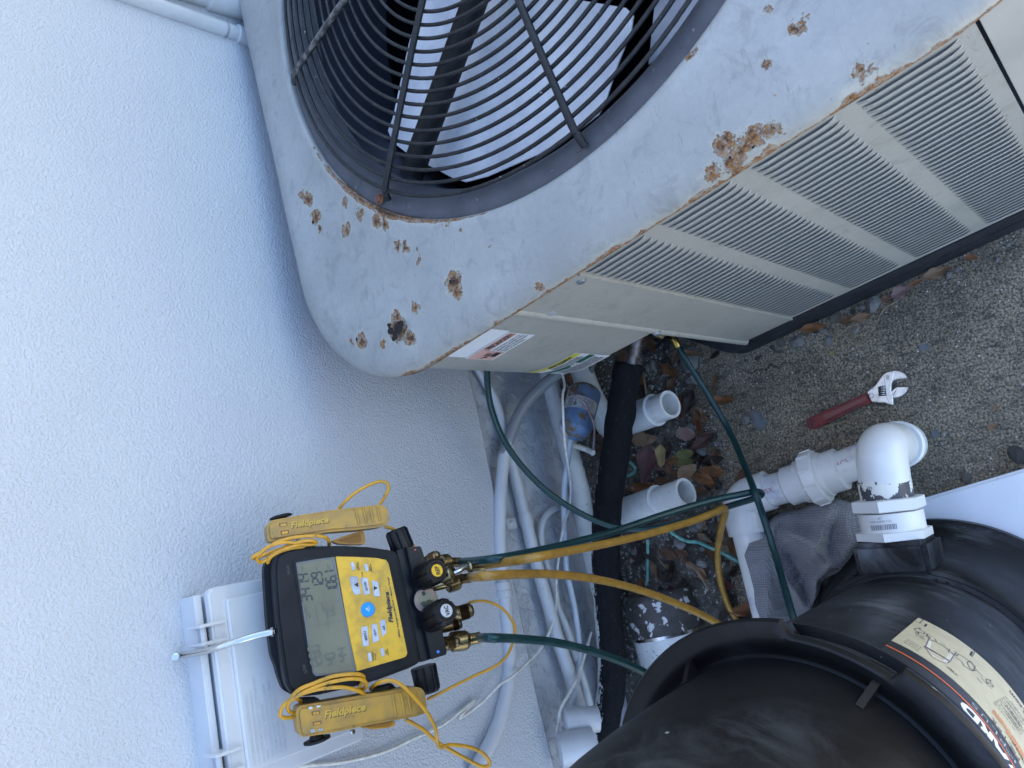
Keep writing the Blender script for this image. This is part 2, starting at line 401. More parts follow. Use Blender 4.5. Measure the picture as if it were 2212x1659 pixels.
def roundpoly(pts, r, seg=4):
    """round the corners of a planar polygon"""
    pts = [V(p) for p in pts]; n = len(pts); out = []
    for i in range(n):
        p, a, b = pts[i], pts[i-1], pts[(i+1) % n]
        da, db = (a-p), (b-p); k = min(r, da.length*.45, db.length*.45); A = p+da.normalized()*k; B = p+db.normalized()*k
        for j in range(seg+1):
            t = j/seg; out.append(A*(1-t)**2+p*2*t*(1-t)+B*t*t)
    return out
def textmesh(s, P0, P1, h, out, lift=.0003, ext=.00025, shear=0, bold=0, mapf=None, res=2, font=None):
    """flat lettering running from P0 to P1, cap height h (towards up = out x dir), on a surface with normal out"""
    cu = bpy.data.curves.new('t', 'FONT'); cu.body = s; cu.size = 1; cu.shear = shear; cu.offset = bold; cu.resolution_u = res; cu.extrude = 0
    ob = bpy.data.objects.new('t', cu); COL.objects.link(ob); dg = bpy.context.evaluated_depsgraph_get()
    me = bpy.data.meshes.new_from_object(ob.evaluated_get(dg)); bpy.data.objects.remove(ob); bpy.data.curves.remove(cu)
    xs = [v.co.x for v in me.vertices]; ys = [v.co.y for v in me.vertices]
    if not xs: return me
    x0, x1 = min(xs), max(xs); y1 = .72
    if mapf is None:
        P0 = V(P0); P1 = V(P1); X = P1-P0; L = X.length; X.normalize(); Y = out.cross(X).normalized()
        for v in me.vertices: v.co = P0+X*((v.co.x-x0)/(x1-x0)*L)+Y*(v.co.y/y1*h)+out*lift
    else:
        for v in me.vertices: v.co = mapf((v.co.x-x0)/(x1-x0), v.co.y/y1)
    return me
def stroke(p, q, w, out):
    p = V(p); q = V(q); d = (q-p).normalized(); s = out.cross(d)*(w/2)
    return mesh_from([p-s, q-s, q+s, p+s], [(0, 1, 2, 3)])

# ================================================================== GROUND
def bed_h(P):
    """height of the debris bed that rises towards the wall"""
    d = (WO-P).dot(-WN)*-1
    d = -((P-WO).dot(-WN))            # distance in front of the wall face
    t = max(0, min(1, (.30-d)/.24)); t = t*t*(3-2*t)
    lim = max(0, min(1, (.72-P.x)/.3))
    return .085*t
def grid_mesh(x0, x1, y0, y1, nx, ny, f):
    vs = [f(x0+(x1-x0)*i/nx, y0+(y1-y0)*j/ny) for j in range(ny+1) for i in range(nx+1)]
    fs = [(j*(nx+1)+i, j*(nx+1)+i+1, (j+1)*(nx+1)+i+1, (j+1)*(nx+1)+i) for j in range(ny) for i in range(nx)]
    return mesh_from(vs, fs, True)
g = link('ground', mesh_from([(-60, -60, -.004), (60, -60, -.004), (60, 60, -.004), (-60, 60, -.004)], [(0, 1, 2, 3)]),
         M('pale paving', (.42, .38, .31), .9, c2=(.36, .325, .27), nscale=2, bumps=((60, .3, .004),)))
tag(g, kind='structure')
slab = link('concrete_slab', grid_mesh(-2.2, 2.6, -1.8, .98, 60, 40, lambda x, y: V((x, y, .0015*noise.noise(V((x*3, y*3, 0)))))), CONC)
tag(slab, kind='structure')
SOIL = M('dark litter soil', (.055, .045, .035), .95, c2=(.13, .115, .095), nscale=35, c3=(.45, .44, .42), n3=140, amt3=(.62, .66), bumps=((120, .9, .008), (40, .6, .012)))
bed = link('gravel_bed', grid_mesh(-1.3, 1.6, .74, 1.32, 120, 40, lambda x, y: V((x, y, bed_h(V((x, y, 0))) + .006*noise.noise(V((x*28, y*28, 1))) + (.004 if WN.dot(V((x, y, 0))-WO) < .24 else -.006)))), SOIL)
tag(bed, kind='structure')

# ================================================================== WALL
WB = .372                           # lower edge of the stucco
wall = thing('house_wall', wp(0, 0, -.1), 'white stucco house wall with rough painted footing below it', 'wall')
def wallbox(x0, x1, z0, z1, o0, o1, nx=1):
    vs = [wp(x, z, o) for o in (o0, o1) for z in (z0, z1) for x in (x0, x1)]
    return fix(mesh_from(vs, [(0, 1, 3, 2), (4, 6, 7, 5), (0, 4, 5, 1), (2, 3, 7, 6), (0, 2, 6, 4), (1, 5, 7, 3)]))
def wall_face():
    nx, nz = 160, 60;  vs = []; fs = []
    for j in range(nz+1):
        for i in range(nx+1):
            x = -2.5+6*i/nx; z = WB+(4.15-WB)*(j/nz)**1.8
            o = .003*noise.noise(V((x*2.2, z*2.2, 0)))
            if j == 0: z += .006*noise.noise(V((x*6, 3, 0)))
            vs.append(wp(x, z, o))
    fs = [(j*(nx+1)+i, j*(nx+1)+i+1, (j+1)*(nx+1)+i+1, (j+1)*(nx+1)+i) for j in range(nz) for i in range(nx)]
    m1 = mesh_from(vs, fs, True)
    # rounded lower lip turning back under the stucco
    vs = []; n = 160
    for i in range(n+1):
        x = -2.5+6*i/n; dz = .006*noise.noise(V((x*6, 3, 0))); b = .003*noise.noise(V((x*2.2, WB*2.2, 0)))
        for o, z in ((b, WB+dz), (b-.003, WB-.005+dz), (-.035, WB-.007+dz)): vs.append(wp(x, z, o))
    m2 = mesh_from(vs, [(i*3+k, i*3+3+k, i*3+4+k, i*3+1+k) for i in range(n) for k in range(2)], True)
    m3 = merge([wallbox(-9, 9, 3.6, 4.15, -.3, -.006), wallbox(-9, 9, .0, 3.8, -.3, -.06)])
    return merge([m1, m2, m3])
link('stucco_face', wall_face(), STUC, wall)
def footing():
    nx, nz = 260, 40; vs = []
    for j in range(nz+1):
        for i in range(nx+1):
            x = -2.0+4.6*i/nx; z = -.02+(WB+.01)*j/nz
            q = V((x*9, z*9, 2)); o = -.022+.012*(1-z/WB)+.004*noise.noise(q)+.0035*max(0, noise.noise(q*4))+.006*max(0, noise.noise(V((x*5, z*3, 7)))-.1)
            vs.append(wp(x, z, o))
    return mesh_from(vs, [(j*(nx+1)+i, j*(nx+1)+i+1, (j+1)*(nx+1)+i+1, (j+1)*(nx+1)+i) for j in range(nz) for i in range(nx)], True)
link('footing', footing(), FOOT, wall)

# downpipe on the wall beyond the condenser
dq0 = aw(300, 0, .004); dq1 = aw(523, 77, .004); dqd = (dq1-dq0).normalized()
dp = thing('downpipe', dq1, 'white painted round pipe running down the stucco behind the condenser corner', 'pipe')
link('pipe', lathe(dq0-dqd*.4, dq1-dqd*.03, [(0, .0135), (1, .0135)], 32), PIPEW, dp)
link('coupling', lathe(dq1-dqd*.012, dq1+dqd*.03, [(0, .0135), (.04, .0168), (.9, .0168), (1, .014)], 32), PIPEW, dp)
link('pipe', lathe(dq1-dqd*.035, dq1+dqd*.4, [(0, .0135), (1, .0135)], 32), PIPEW, dp)
du0 = aw(440, -14, .012); du1 = aw(505, 6, .012); dud = (du1-du0).normalized()
dp2 = thing('downpipe', du1, 'white wall pipe with a thick collar at the very top edge of the photo', 'pipe')
link('pipe', lathe(du0-dud*.4, du1+dud*.4, [(0, .022), (1, .022)], 32), PIPEW, dp2)
link('collar', lathe(du1-dud*.055, du1+dud*.02, [(0, .023), (.03, .027), (.97, .027), (1, .023)], 32), PIPEW, dp2)
ridge = tube([aw(*zA(1240+45*i, -70+21*i+9*sin(i*1.9)), .001) for i in range(10)], .006, 8, 4, wob=.8)
single('caulk_bead', ridge, FOOT, 'rough painted caulk bead between the two wall pipes behind the condenser', 'caulk')

# ================================================================== CONDENSER
cond = thing('condenser_unit', cp(-.08, .56, 0), 'rusty grey air conditioning condenser with round fan grille on top', 'air conditioner')
CS, CT = -.08, .555
def rr_pt(a, e):
    """outline of the rounded square cover, inset by e, in direction a"""
    h = .56-e; r = max(.235-e*.6, .02); lo, hi = 0, 2
    c, s = cos(a), sin(a)
    for _ in range(40):
        m_ = (lo+hi)/2; x, y = abs(c*m_), abs(s*m_); qx, qy = x-(h-r), y-(h-r)
        sd_ = hypot(max(qx, 0), max(qy, 0))+min(max(qx, qy), 0)-r
        if sd_ > 0: hi = m_
        else: lo = m_
    return (c*lo, s*lo)
NSEG = 160; RC = (-.082, .54)
def cover():
    rings = []
    prof = [(-.003, .7655), (-.0055, .7680), (-.0055, .7735), (-.003, .780), (.004, .7880), (.016, .7945), (.034, .7985), (.050, .7988)]
    for e, z in prof: rings.append([cp(CS+x, CT+y, z) for x, y in (rr_pt(2*pi*k/NSEG, e) for k in range(NSEG))])
    for r, z in ((.474, .7985), (.466, .8015), (.459, .8030), (.4540, .8020), (.4512, .7985), (.4512, .786)):
        rings.append([cp(RC[0]+r*cos(2*pi*k/NSEG), RC[1]+r*sin(2*pi*k/NSEG), z) for k in range(NSEG)])
    vs = [p for r in rings for p in r]; n = NSEG
    for i, v in enumerate(vs):
        v.z += .0012*noise.noise(v*7)*(1 if v.z > .775 else 0)
    fs = [(i*n+k, i*n+(k+1) % n, (i+1)*n+(k+1) % n, (i+1)*n+k) for i in range(len(rings)-1) for k in range(n)]
    # inner return of the skirt so that the rusty edge has thickness
    base = len(vs); vs += [cp(CS+x, CT+y, .7655) for x, y in (rr_pt(2*pi*k/NSEG, .012) for k in range(NSEG))]
    fs += [(k, (k+1) % n, base+(k+1) % n, base+k) for k in range(n)]
    return autosmooth(fix(mesh_from(vs, fs)), 60)
def cs(u, v, z=.801): return tuple(at(u, v, z))
spots = [(cs(*zA(1990, 1290)), .018), (cs(*zA(2040, 1400)), .018), (cs(*zA(1950, 1260)), .012), (cs(*zA(2060, 1490)), .008),
 (cs(*zB(15, 1310)), .013), (cs(*zB(110, 1390)), .014), (cs(*zB(20, 1480)), .016), (cs(*zB(215, 1430)), .017), (cs(*zB(275, 1450)), .015), (cs(*zB(410, 1600)), .012), (cs(*zB(350, 1590)), .011),
 (cs(*zB(690, 1440)), .008), (cs(*zB(1020, 1510)), .004), (cs(*zB(945, 1590)), .005), (cs(*zB(760, 1500)), .004), (cs(*zB(480, 1610)), .005),
 (cs(*zE(715, 165)), .021), (cs(*zE(740, 230)), .015), (cs(*zE(495, 30)), .009), (cs(*zE(470, 335)), .012), (cs(*zE(355, 470)), .026), (cs(*zE(430, 540)), .016), (cs(*zE(350, 395)), .014),
 (cs(*zE(120, 550)), .019), (cs(*zE(265, 580)), .010), (cs(*zE(655, 505), .775), .005), (cs(*zE(1285, 210), .785), .010), (cs(*zE(60, 560)), .006),
 (cs(*zC(740, 175)), .010), (cs(*zC(535, 400)), .007), (cs(*zC(1410, 265)), .009), (cs(*zC(1380, 300)), .006), (cs(*zC(1165, 470), .79), .011), (cs(*zC(50, 365)), .008), (cs(*zC(550, 45)), .006), (cs(*zC(795, 100)), .004),
 (cs(*zC(250, 950), .79), .015), (cs(*zC(315, 905), .79), .011), (cs(*zC(455, 850), .79), .012), (cs(*zC(570, 845), .79), .010), (cs(*zC(615, 850), .79), .010),
 (cs(*zC(375, 975), .785), .015), (cs(*zC(420, 940), .785), .014), (cs(*zC(310, 1025), .785), .012), (cs(*zC(285, 1050), .785), .008), (cs(*zC(470, 900), .785), .014), (cs(*zC(500, 880), .785), .010), (cs(*zC(340, 1085), .775), .014), (cs(*zC(190, 1115), .78), .015)]
def cover_edge(t, co):
    z = N(t, 'ShaderNodeSeparateXYZ'); t.links.new(co, z.inputs[0])
    a = math_n(t, 'SUBTRACT', .7790, z.outputs[2]); a = math_n(t, 'MULTIPLY', a, 52)
    k = math_n(t, 'ADD', a, math_n(t, 'MULTIPLY_ADD', noise_n(t, co, 14, 6, .75), 2.4, -1.1))
    # thin rust creeping round the lip of the fan opening, near the wall corner
    ds = N(t, 'ShaderNodeVectorMath', operation='DISTANCE'); t.links.new(co, ds.inputs[0]); ds.inputs[1].default_value = cp(RC[0], RC[1], .79)
    ringm = math_n(t, 'MULTIPLY', math_n(t, 'ABSOLUTE', math_n(t, 'SUBTRACT', ds.outputs['Value'], .4545)), -110)
    d2 = N(t, 'ShaderNodeVectorMath', operation='DISTANCE'); t.links.new(co, d2.inputs[0]); d2.inputs[1].default_value = cp(RC[0]+.33, RC[1]-.32, .8)
    near = math_n(t, 'MULTIPLY_ADD', d2.outputs['Value'], -3.2, .75)
    k2 = math_n(t, 'ADD', math_n(t, 'ADD', ringm, near), math_n(t, 'MULTIPLY_ADD', noise_n(t, co, 30, 5, .7), 1.6, -.5))
    return math_n(t, 'MAXIMUM', k, k2)
COVER = rusty('weathered grey cover paint with rust', (.285, .28, .255), (.385, .375, .345), [(p_, r_*.78) for p_, r_ in spots], cover_edge)
spots[:] = spots
cov = link('top_cover', cover(), COVER, cond)
# corroded-through holes: ragged dark pits with curled edges
def pit(u, v, z, r, k=11, sq=1):
    c = at(u, v, z); vs = [c+V((0, 0, .0012))]; n = k
    for i in range(n):
        a = 2*pi*i/n; q = r*(.65+.6*random.random()); vs.append(c+V((cos(a)*q, sin(a)*q*sq, .0016+.001*random.random())))
    return mesh_from(vs, [(0, 1+i, 1+(i+1) % n) for i in range(n)])
PIT = M('rust hole', (.012, .007, .006), .9)
for u, v, r, k in ((*zE(375, 475), .009, 12), (*zE(385, 450), .0085, 11), (*zE(325, 490), .006, 10), (*zE(355, 520), .0075, 11), (*zE(318, 450), .0045, 10), (*zE(715, 168), .0030, 9), (*zE(730, 163), .0022, 9), (*zE(105, 538), .0030, 9), (*zA(2035, 1440), .0035, 9),
                 (*zC(465, 955), .0016, 10), (*zC(315, 1022), .0014, 9)):
    link('rust_hole', pit(u, v, .8045 if u < 1300 else .797, r, k), PIT, cond)
# rusty screw heads
def cscrew(P, nrm, r, mat, name='screw'):
    return link(name, lathe(P-nrm*.002, P+nrm*.0035, [(0, r*1.25), (.3, r*1.25), (.45, r), (.85, r*.9), (1, r*.5)], 10), mat, cond)
RUSTM = M('rust', (.20, .08, .035), .85, c2=(.08, .03, .018), nscale=160, bumps=((300, .8, .002),))
cscrew(at(*zB(243, 1288), .803), V((0, 0, 1)), .0065, RUSTM)

# fan opening --------------------------------------------------------
def crp(r, a, z): return cp(RC[0]+r*cos(a), RC[1]+r*sin(a), z)
def cring(prof, mat, name, ang=40, seg=NSEG):
    vs = [crp(r, 2*pi*k/seg, z) for r, z in prof for k in range(seg)]
    fs = [(i*seg+k, i*seg+(k+1) % seg, (i+1)*seg+(k+1) % seg, (i+1)*seg+k) for i in range(len(prof)-1) for k in range(seg)]
    return link(name, autosmooth(fix(mesh_from(vs, fs)), ang), mat, cond)
shroud = cring([(.4508, .776), (.4508, .7955), (.448, .797), (.430, .796), (.418, .792), (.410, .782), (.405, .765)], BLKRING, 'fan_shroud')
cring([(.405, .765), (.402, .74), (.402, .62), (.43, .60)], M('shaded shroud wall', (.018, .022, .034), .6, spec=.3), 'shroud_wall')  # darker navy than the ring: shade inside the fan opening put into colour
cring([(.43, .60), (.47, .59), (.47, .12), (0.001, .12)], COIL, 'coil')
for k in range(24):          # moulded ejector marks round the shroud ring
    a = radians(-80+15*k); P = crp(.4375, a, .7962)
    link('shroud_mark', lathe(P, P+V((0, 0, .0009)), [(0, .0062), (.7, .0062), (1, .0055)], 14), BLKRING, cond)
# concentric rings of the grille
gz = .811
ringmesh = {}
for i in range(23):
    r = .4235-.0165*i
    if r < .06: break
    z = gz+.010*(1-(r/.42)**2)
    link('grille_ring', tube([crp(r, 2*pi*k/120, z) for k in range(120)], .0026, 8, 1, closed=True), WIRE, cond)
for k in range(8):
    a = radians(45*k-91.5+(0 if k else 0)); r1 = .442
    pts = [crp(.03, a, gz+.0135), crp(.2, a+.012, gz+.0125), crp(.40, a, gz+.0045), crp(.428, a, gz-.001), crp(r1 if k != 1 else .436, a, gz-.008)]
    link('grille_spoke', tube(pts, .0046, 10, 5), WIREG if k in (2, 6) else WIRE, cond)
    if k != 1: link('spoke_clip', boxm(crp(.4385, a+.016, .793), V((cos(a), sin(a), 0)), V((-sin(a), cos(a), 0)), V((0, 0, 1)), .017, .004, .009, .001), BLKRING, cond)
link('hub_plate', lathe(cp(*RC, .81), cp(*RC, .828), [(0, .06), (.6, .06), (1, .05)], 40), WIRE, cond)
# motor, arms and blades
link('fan_motor', lathe(cp(*RC, .60), cp(*RC, .735), [(0, .07), (.1, .085), (.9, .085), (1, .06)], 40), COAL, cond)
for k in range(4):
    a = radians(-36.8+90*k)
    link('motor_arm', tube([crp(.06, a, .722), crp(.402, a, .722)], .0185, 14, 1), COAL, cond)
def blade(ang):
    # outline in the plane of the fan, read where one broad blade shows
    pts = [zB(640, -260), zB(505, 330), zB(425, 800), zB(400, 880), zB(425, 950), zB(500, 1010), zB(650, 1100), zB(800, 1180), zB(870, 1200), zB(1000, 1160), zB(1300, 1010), zB(1560, 830), zB(1660, 740), zB(1700, 660), zB(1760, 440), zB(1850, 180), zB(1862, 80), zB(1815, 30), zB(1600, 0), zB(1300, -40), zB(1100, -60)]
    P = []
    c = cp(*RC, 0)
    for i, (u, v) in enumerate(pts):
        q = at(u, v, .655); P.append(q)
    R_ = Matrix.Translation(V((c.x, c.y, 0))) @ Matrix.Rotation(ang, 4, 'Z') @ Matrix.Translation(-V((c.x, c.y, 0)))
    me = prism(P, V((0, 0, -.002)), .0006, 1)
    bm = bmesh.new(); bm.from_mesh(me); bmesh.ops.triangulate(bm, faces=bm.faces[:])
    bmesh.ops.subdivide_edges(bm, edges=bm.edges[:], cuts=3, use_grid_fill=True); bm.to_mesh(me); bm.free()
    a0 = V((CD.x, CD.y, 0))
    for v in me.vertices:
        s, t, z = cloc(v.co); v.co.z += .10*(s-RC[0]-.05) - (.13 if ang else 0)
    me.transform(R_); return autosmooth(me, 40)
for k in range(3): link('fan_blade', blade(radians(-120*k)), ALU, cond)

# body ---------------------------------------------------------------
PANEL = rusty('weathered beige panel paint', (.335, .32, .275), (.39, .372, .325), [], None, .45)
PANELR = PANEL
def body_xy(a):
    """point on the body outline by distance a: straight side, round corner, back side"""
    r = .215; L = r*pi/2
    if a <= .235: return a, 0.0, (0, -1)
    if a <= .235+L:
        q = (a-.235)/r; return .235+r*sin(q), r-r*cos(q), (sin(q), -cos(q))
    return .45, r+(a-.235-L), (1, 0)
def bp(a, z, off=0):
    s, t, (ns, n_t) = body_xy(a); return cp(s+ns*off, t+n_t*off, z)
def ab(u, v):
    """(a, z) where a sight line meets the body side"""
    best = None
    D = ray(u, v)
    P = hit(u, v, CO, CN); s, t, z = cloc(P)
    if s <= .235: return s, z
    lo = None
    for i in range(400):          # walk along the rounded corner
        a = .235+i*.001; s1, t1, n_ = body_xy(a); nn = CD*n_[0]+CN*n_[1]; P0 = cp(s1, t1, 0)
        H = EYE+D*((P0-EYE).dot(nn)/D.dot(nn)); d = abs((H-P0).dot(CD*(-n_[1])+CN*n_[0]))
        if D.dot(nn) < 0 and (best is None or d < best[0]): best = (d, a, H.z)
    return best[1], best[2]
def strip(a0, a1, z0, z1, off=0, n=None, thick=0):
    n = n or max(1, int((a1-a0)/.012)); vs = []; fs = []
    for i in range(n+1):
        a = a0+(a1-a0)*i/n; vs += [bp(a, z0, off), bp(a, z1, off)]
    fs = [(2*i, 2*i+2, 2*i+3, 2*i+1) for i in range(n)]
    me = mesh_from(vs, fs, True)
    if thick:
        k = len(vs); vs2 = vs+[bp(a0+(a1-a0)*i/n, z, off-thick) for i in range(n+1) for z in (z0, z1)]
        fs2 = fs+[(k+2*i+1, k+2*i+3, k+2*i+2, k+2*i) for i in range(n)]
        fs2 += [(2*i, k+2*i, k+2*i+2, 2*i+2) for i in range(n)]+[(2*i+1, 2*i+3, k+2*i+3, k+2*i+1) for i in range(n)]
        fs2 += [(0, 1, k+1, k), (2*n, k+2*n, k+2*n+1, 2*n+1)]
        me = autosmooth(fix(mesh_from(vs2, fs2)), 40)
    return me
S0 = -.437                     # seam of the next panel, towards the viewer's right
Ltot = .235+.215*pi/2
link('louver_panel', strip(S0, -.004, .1, .768, 0, 1, .01), PANEL, cond)
link('side_panel', strip(-.64, S0-.0035, .1, .768, .0015, 1, .01), M('warm lit panel paint', (.42, .395, .34), .45, c2=(.36, .34, .295), nscale=8, bumps=((5, .2, .01),)), cond)  # lighter cream than the louver panel: warm bounce light put into the paint
link('corner_post', strip(-.002, .094, .1, .768, .003, 2, .01), PANEL, cond)
# service panel wraps round the corner and stops short of the ground
link('service_panel', strip(.108, Ltot+.9, .415, .768, .0015, None, .006), PANEL, cond)
ridge = []
for i in range(2):
    z = (.768, .085)[i]; ridge.append([cp(s, t, z) for s, t in ((.092, .002), (.094, -.0035), (.098, -.0065), (.103, -.0065), (.107, -.0035), (.109, .001), (.109, .012))])
vs = ridge[0]+ridge[1]; link('folded_edge', autosmooth(fix(mesh_from(vs, [(i, i+1, 8+i, 7+i) for i in range(6)])), 70), PANEL, cond)
link('panel_edge', boxm(cp(-.0028, -.0022, .425), CD, CN, V((0, 0, 1)), .003, .004, .65), PANEL, cond)
link('rear_panel', strip(Ltot+.25, Ltot+.9, .1, .416, .0, 2, .006), PANEL, cond)
# louvers: four banks of shallow pressed slats
def slat_mesh(L=.0915):
    st = [0, .004, .010, .018, L-.018, L-.010, L-.004, L]; am = [0, .45, .85, 1, 1, .85, .45, 0]
    prof = [(.0036, -.0003), (.0030, -.0016), (.0034, -.0030), (.0068, -.0041), (.0071, -.0047), (.0066, -.0053), (.0030, -.0046), (-.0020, -.0026), (-.0066, -.0004), (-.0072, .0003)]
    vs = []
    for s, k in zip(st, am):
        for z, t in prof: vs.append(V((s, min(t*k*.72+.0004*(k == 0), .0006), z*(.7+.3*k)+.004*(1-k))))
    n = len(prof)
    return autosmooth(fix(mesh_from(vs, [(i*n+j, (i+1)*n+j, (i+1)*n+j+1, i*n+j+1) for i in range(len(st)-1) for j in range(n-1)])), 50)
SM = slat_mesh(.0905); SLAT = M('dusty louver paint', (.33, .322, .29), .42, c2=(.38, .37, .335), nscale=40, c3=(.62, .62, .6), n3=120, amt3=(.70, .76), bumps=((200, .1, .001),), world=True)
SM.materials.append(SLAT); SM.materials.append(M('louver pocket shade', (.25, .246, .23), .6))  # pocket faces coloured darker than the slats, painting in the slot shade
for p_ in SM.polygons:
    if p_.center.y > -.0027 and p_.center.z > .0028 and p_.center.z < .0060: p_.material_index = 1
SM.materials[0] = SLAT; SM.name = 'louver_slat'
RM = Matrix((CD, CN, V((0, 0, 1)))).transposed().to_4x4()
for bank in range(4):
    s0 = -.110*(bank+1)+.0145
    for i in range(42):
        o = bpy.data.objects.new('louver_slat', SM); COL.objects.link(o); o.parent = cond
        o.matrix_parent_inverse = Matrix.Translation(cond.location).inverted()
        o.matrix_basis = Matrix.Translation(cp(s0 if bank < 3 else s0+.002, 0, .733-.0150*i)) @ RM
# base pan with its cut-off corner
bpan = [(-.64, -.003), (.135, -.003), (.150, .001), (.162, .008), (.215, .055), (.33, .15), (.455, .30), (.455, 1.1), (-.64, 1.1)]
link('base_pan', prism([cp(s, t, .052) for s, t in bpan], V((0, 0, -.05)), .004, 2), BASEB, cond)
b2 = [(-.64, -.002), (.085, -.002), (.105, .004), (.12, .05), (.12, 1.09), (-.64, 1.09)]
link('base_rim', prism([cp(s, t, .0995) for s, t in b2], V((0, 0, -.048)), .004, 2), BASEB, cond)
# inner bulkhead behind the open valve corner
link('bulkhead', prism([cp(s, t, .5) for s, t in ((.112, .02), (.118, .02), (.118, .12), (.112, .12))], V((0, 0, -.40))), M('bulkhead steel', (.2, .2, .2), .5), cond)
cscrew(bp(*ab(*zE(1283, 210)), 0)+V((0, 0, 0)), -CN, .006, RUSTM)
SCREW = M('dull screw', (.35, .36, .38), .4, .8)
cscrew(bp(*ab(*zE(1547, 147)), .003), -CN, .0055, SCREW)
cscrew(bp(*ab(*zE(2035, 480)), .006), -CN, .006, SCREW)
for p in (zE(1350, 365), zS(1300, 130)):
    a, z = ab(*p); cscrew(bp(a, z, .001), -CN, .006 if p[0] > 1300 else .009, M('worn patch', (.33, .33, .32), .5), 'paint_wear')
# stickers --------------------------------------------------------------
def patch(corners, off, mat, parent, name, lift=0, n=24):
    """sticker given by its four corners (a, z): order start-top, end-top, end-bottom, start-bottom (text runs start->end)"""
    (A, B, C_, D_) = corners; vs = []; 
    for i in range(n+1):
        f = i/n
        for P, Q in ((A, B), (D_, C_)):
            vs.append(bp(P[0]+(Q[0]-P[0])*f, P[1]+(Q[1]-P[1])*f, off+lift))
    return link(name, mesh_from(vs, [(2*i, 2*i+1, 2*i+3, 2*i+2) for i in range(n)], True), mat, parent)
def lerp4(c, x, y):
    """x along the text, y from bottom(0) to top(1)"""
    A, B, C_, D_ = c; t = (A[0]+(B[0]-A[0])*x, A[1]+(B[1]-A[1])*x); b = (D_[0]+(C_[0]-D_[0])*x, D_[1]+(C_[1]-D_[1])*x)
    return (b[0]+(t[0]-b[0])*y, b[1]+(t[1]-b[1])*y)
def sub4(c, x0, x1, y0, y1): return (lerp4(c, x0, y1), lerp4(c, x1, y1), lerp4(c, x1, y0), lerp4(c, x0, y0))
def stext(s, c, off, mat, parent, bold=0, shear=0, name='print', cap=1.0):
    me = textmesh(s, None, None, 0, None, bold=bold, shear=shear, mapf=lambda x, y: bp(*lerp4(c, x, y*cap), off))
    return link(name, me, mat, parent)
def ab4(*ps): return tuple(ab(*p) for p in ps)
s1 = ab4(zP(115, 490), zP(735, 160), zP(1030, 210), zP(405, 515))
s2 = ab4(zP(420, 515), zP(1050, 212), zP(1335, 258), zP(720, 550))
s3 = ab4(zP(1120, 700), zP(1700, 450), zP(2115, 488), zP(1560, 733))
print('stickers', s1, s2, s3)
def rect4(c, z0=None, z1=None):
    a0 = (c[0][0]+c[3][0])/2; a1 = (c[1][0]+c[2][0])/2; zt = (c[0][1]+c[1][1])/2; zb = (c[2][1]+c[3][1])/2
    return ((a0, z1 or zt), (a1, z1 or zt), (a1, z0 or zb), (a0, z0 or zb))
s1 = rect4(s1, None, .764); s2 = rect4(s2); s3 = rect4(s3)
s1 = ((s1[0][0], .764), (s1[1][0], .764), (s1[2][0], s2[0][1]+.001), (s1[3][0], s2[0][1]+.001))
patch(s1, .0023, STICK, cond, 'blank_sticker')
pc = patch(s2, .0024, STICK, cond, 'warning_sticker')
tag(pc, 'white sticker with black hand pictogram on pink and Spanish caution text')
O = .0028
patch(sub4(s2, .02, .34, .06, .60), O, PINK, pc, 'pink_field'); patch(sub4(s2, .02, .985, .66, .94), O, PINK, pc, 'pink_band')
patch(sub4(s2, .02, .34, .58, .67), O, PINK, pc, 'pink_field')
stext('¡ PRECAUCION !', sub4(s2, .36, .96, .71, .90), .0031, INK, pc, bold=.035)
for i, s in enumerate(('Antes de tener acceso a los', 'dispositivos terminales, todos', 'los circuitos de alimentación', 'deben ser interrumpidos.')):
    stext(s, sub4(s2, .37, .97 if i < 3 else .86, .50-.135*i, .60-.135*i), .0031, INK, pc, bold=.015)
for i in range(4): patch(sub4(s2, .155+.03*i, .172+.03*i, .36+.02*(i % 2), .58), .0032, INK, pc, 'hand_finger')
patch(sub4(s2, .15, .31, .14, .34), .0032, INK, pc, 'hand_palm'); patch(sub4(s2, .04, .10, .48, .52), .0032, INK, pc, 'wire_symbol'); patch(sub4(s2, .09, .13, .36, .50), .0032, INK, pc, 'wire_symbol')
av = patch(s3, .0024, STICK, cond, 'notice_sticker'); tag(av, 'sticker with a yellow and a green stripe and small French text, wrapping round the corner')
patch(sub4(s3, 0, .985, .80, .975), O, YSTR, av, 'yellow_stripe'); patch(sub4(s3, 0, .985, .42, .58), O, GSTR, av, 'green_stripe')
stext('⚠AVERTISSEMENT'.replace('⚠', ''), sub4(s3, .36, .86, .82, .94), .0031, INK, av, bold=.03)
stext('AVIS', sub4(s3, .52, .68, .44, .56), .0031, WINK, av, bold=.03)
def finelines(c, x0, x1, y0, y1, n, mat, parent, off=.003, fn=None):
    ms = []
    for i in range(n):
        y = y1-(y1-y0)*(i+.5)/n; x = x0; h = (y1-y0)/n*.5
        while x < x1-.01:
            w_ = min(random.uniform(.012, .045), x1-x)
            q = sub4(c, x, x+w_, y-h/2, y+h/2)
            ms.append(mesh_from([(fn or bp)(*p, off) for p in q], [(0, 1, 2, 3)])); x += w_+.008
        x1_ = x1
    return link('fine_print', merge(ms), mat, parent)
finelines(s3, .3, .90, .61, .77, 3, INK, av); finelines(s3, .12, .93, .05, .39, 7, INK, av)

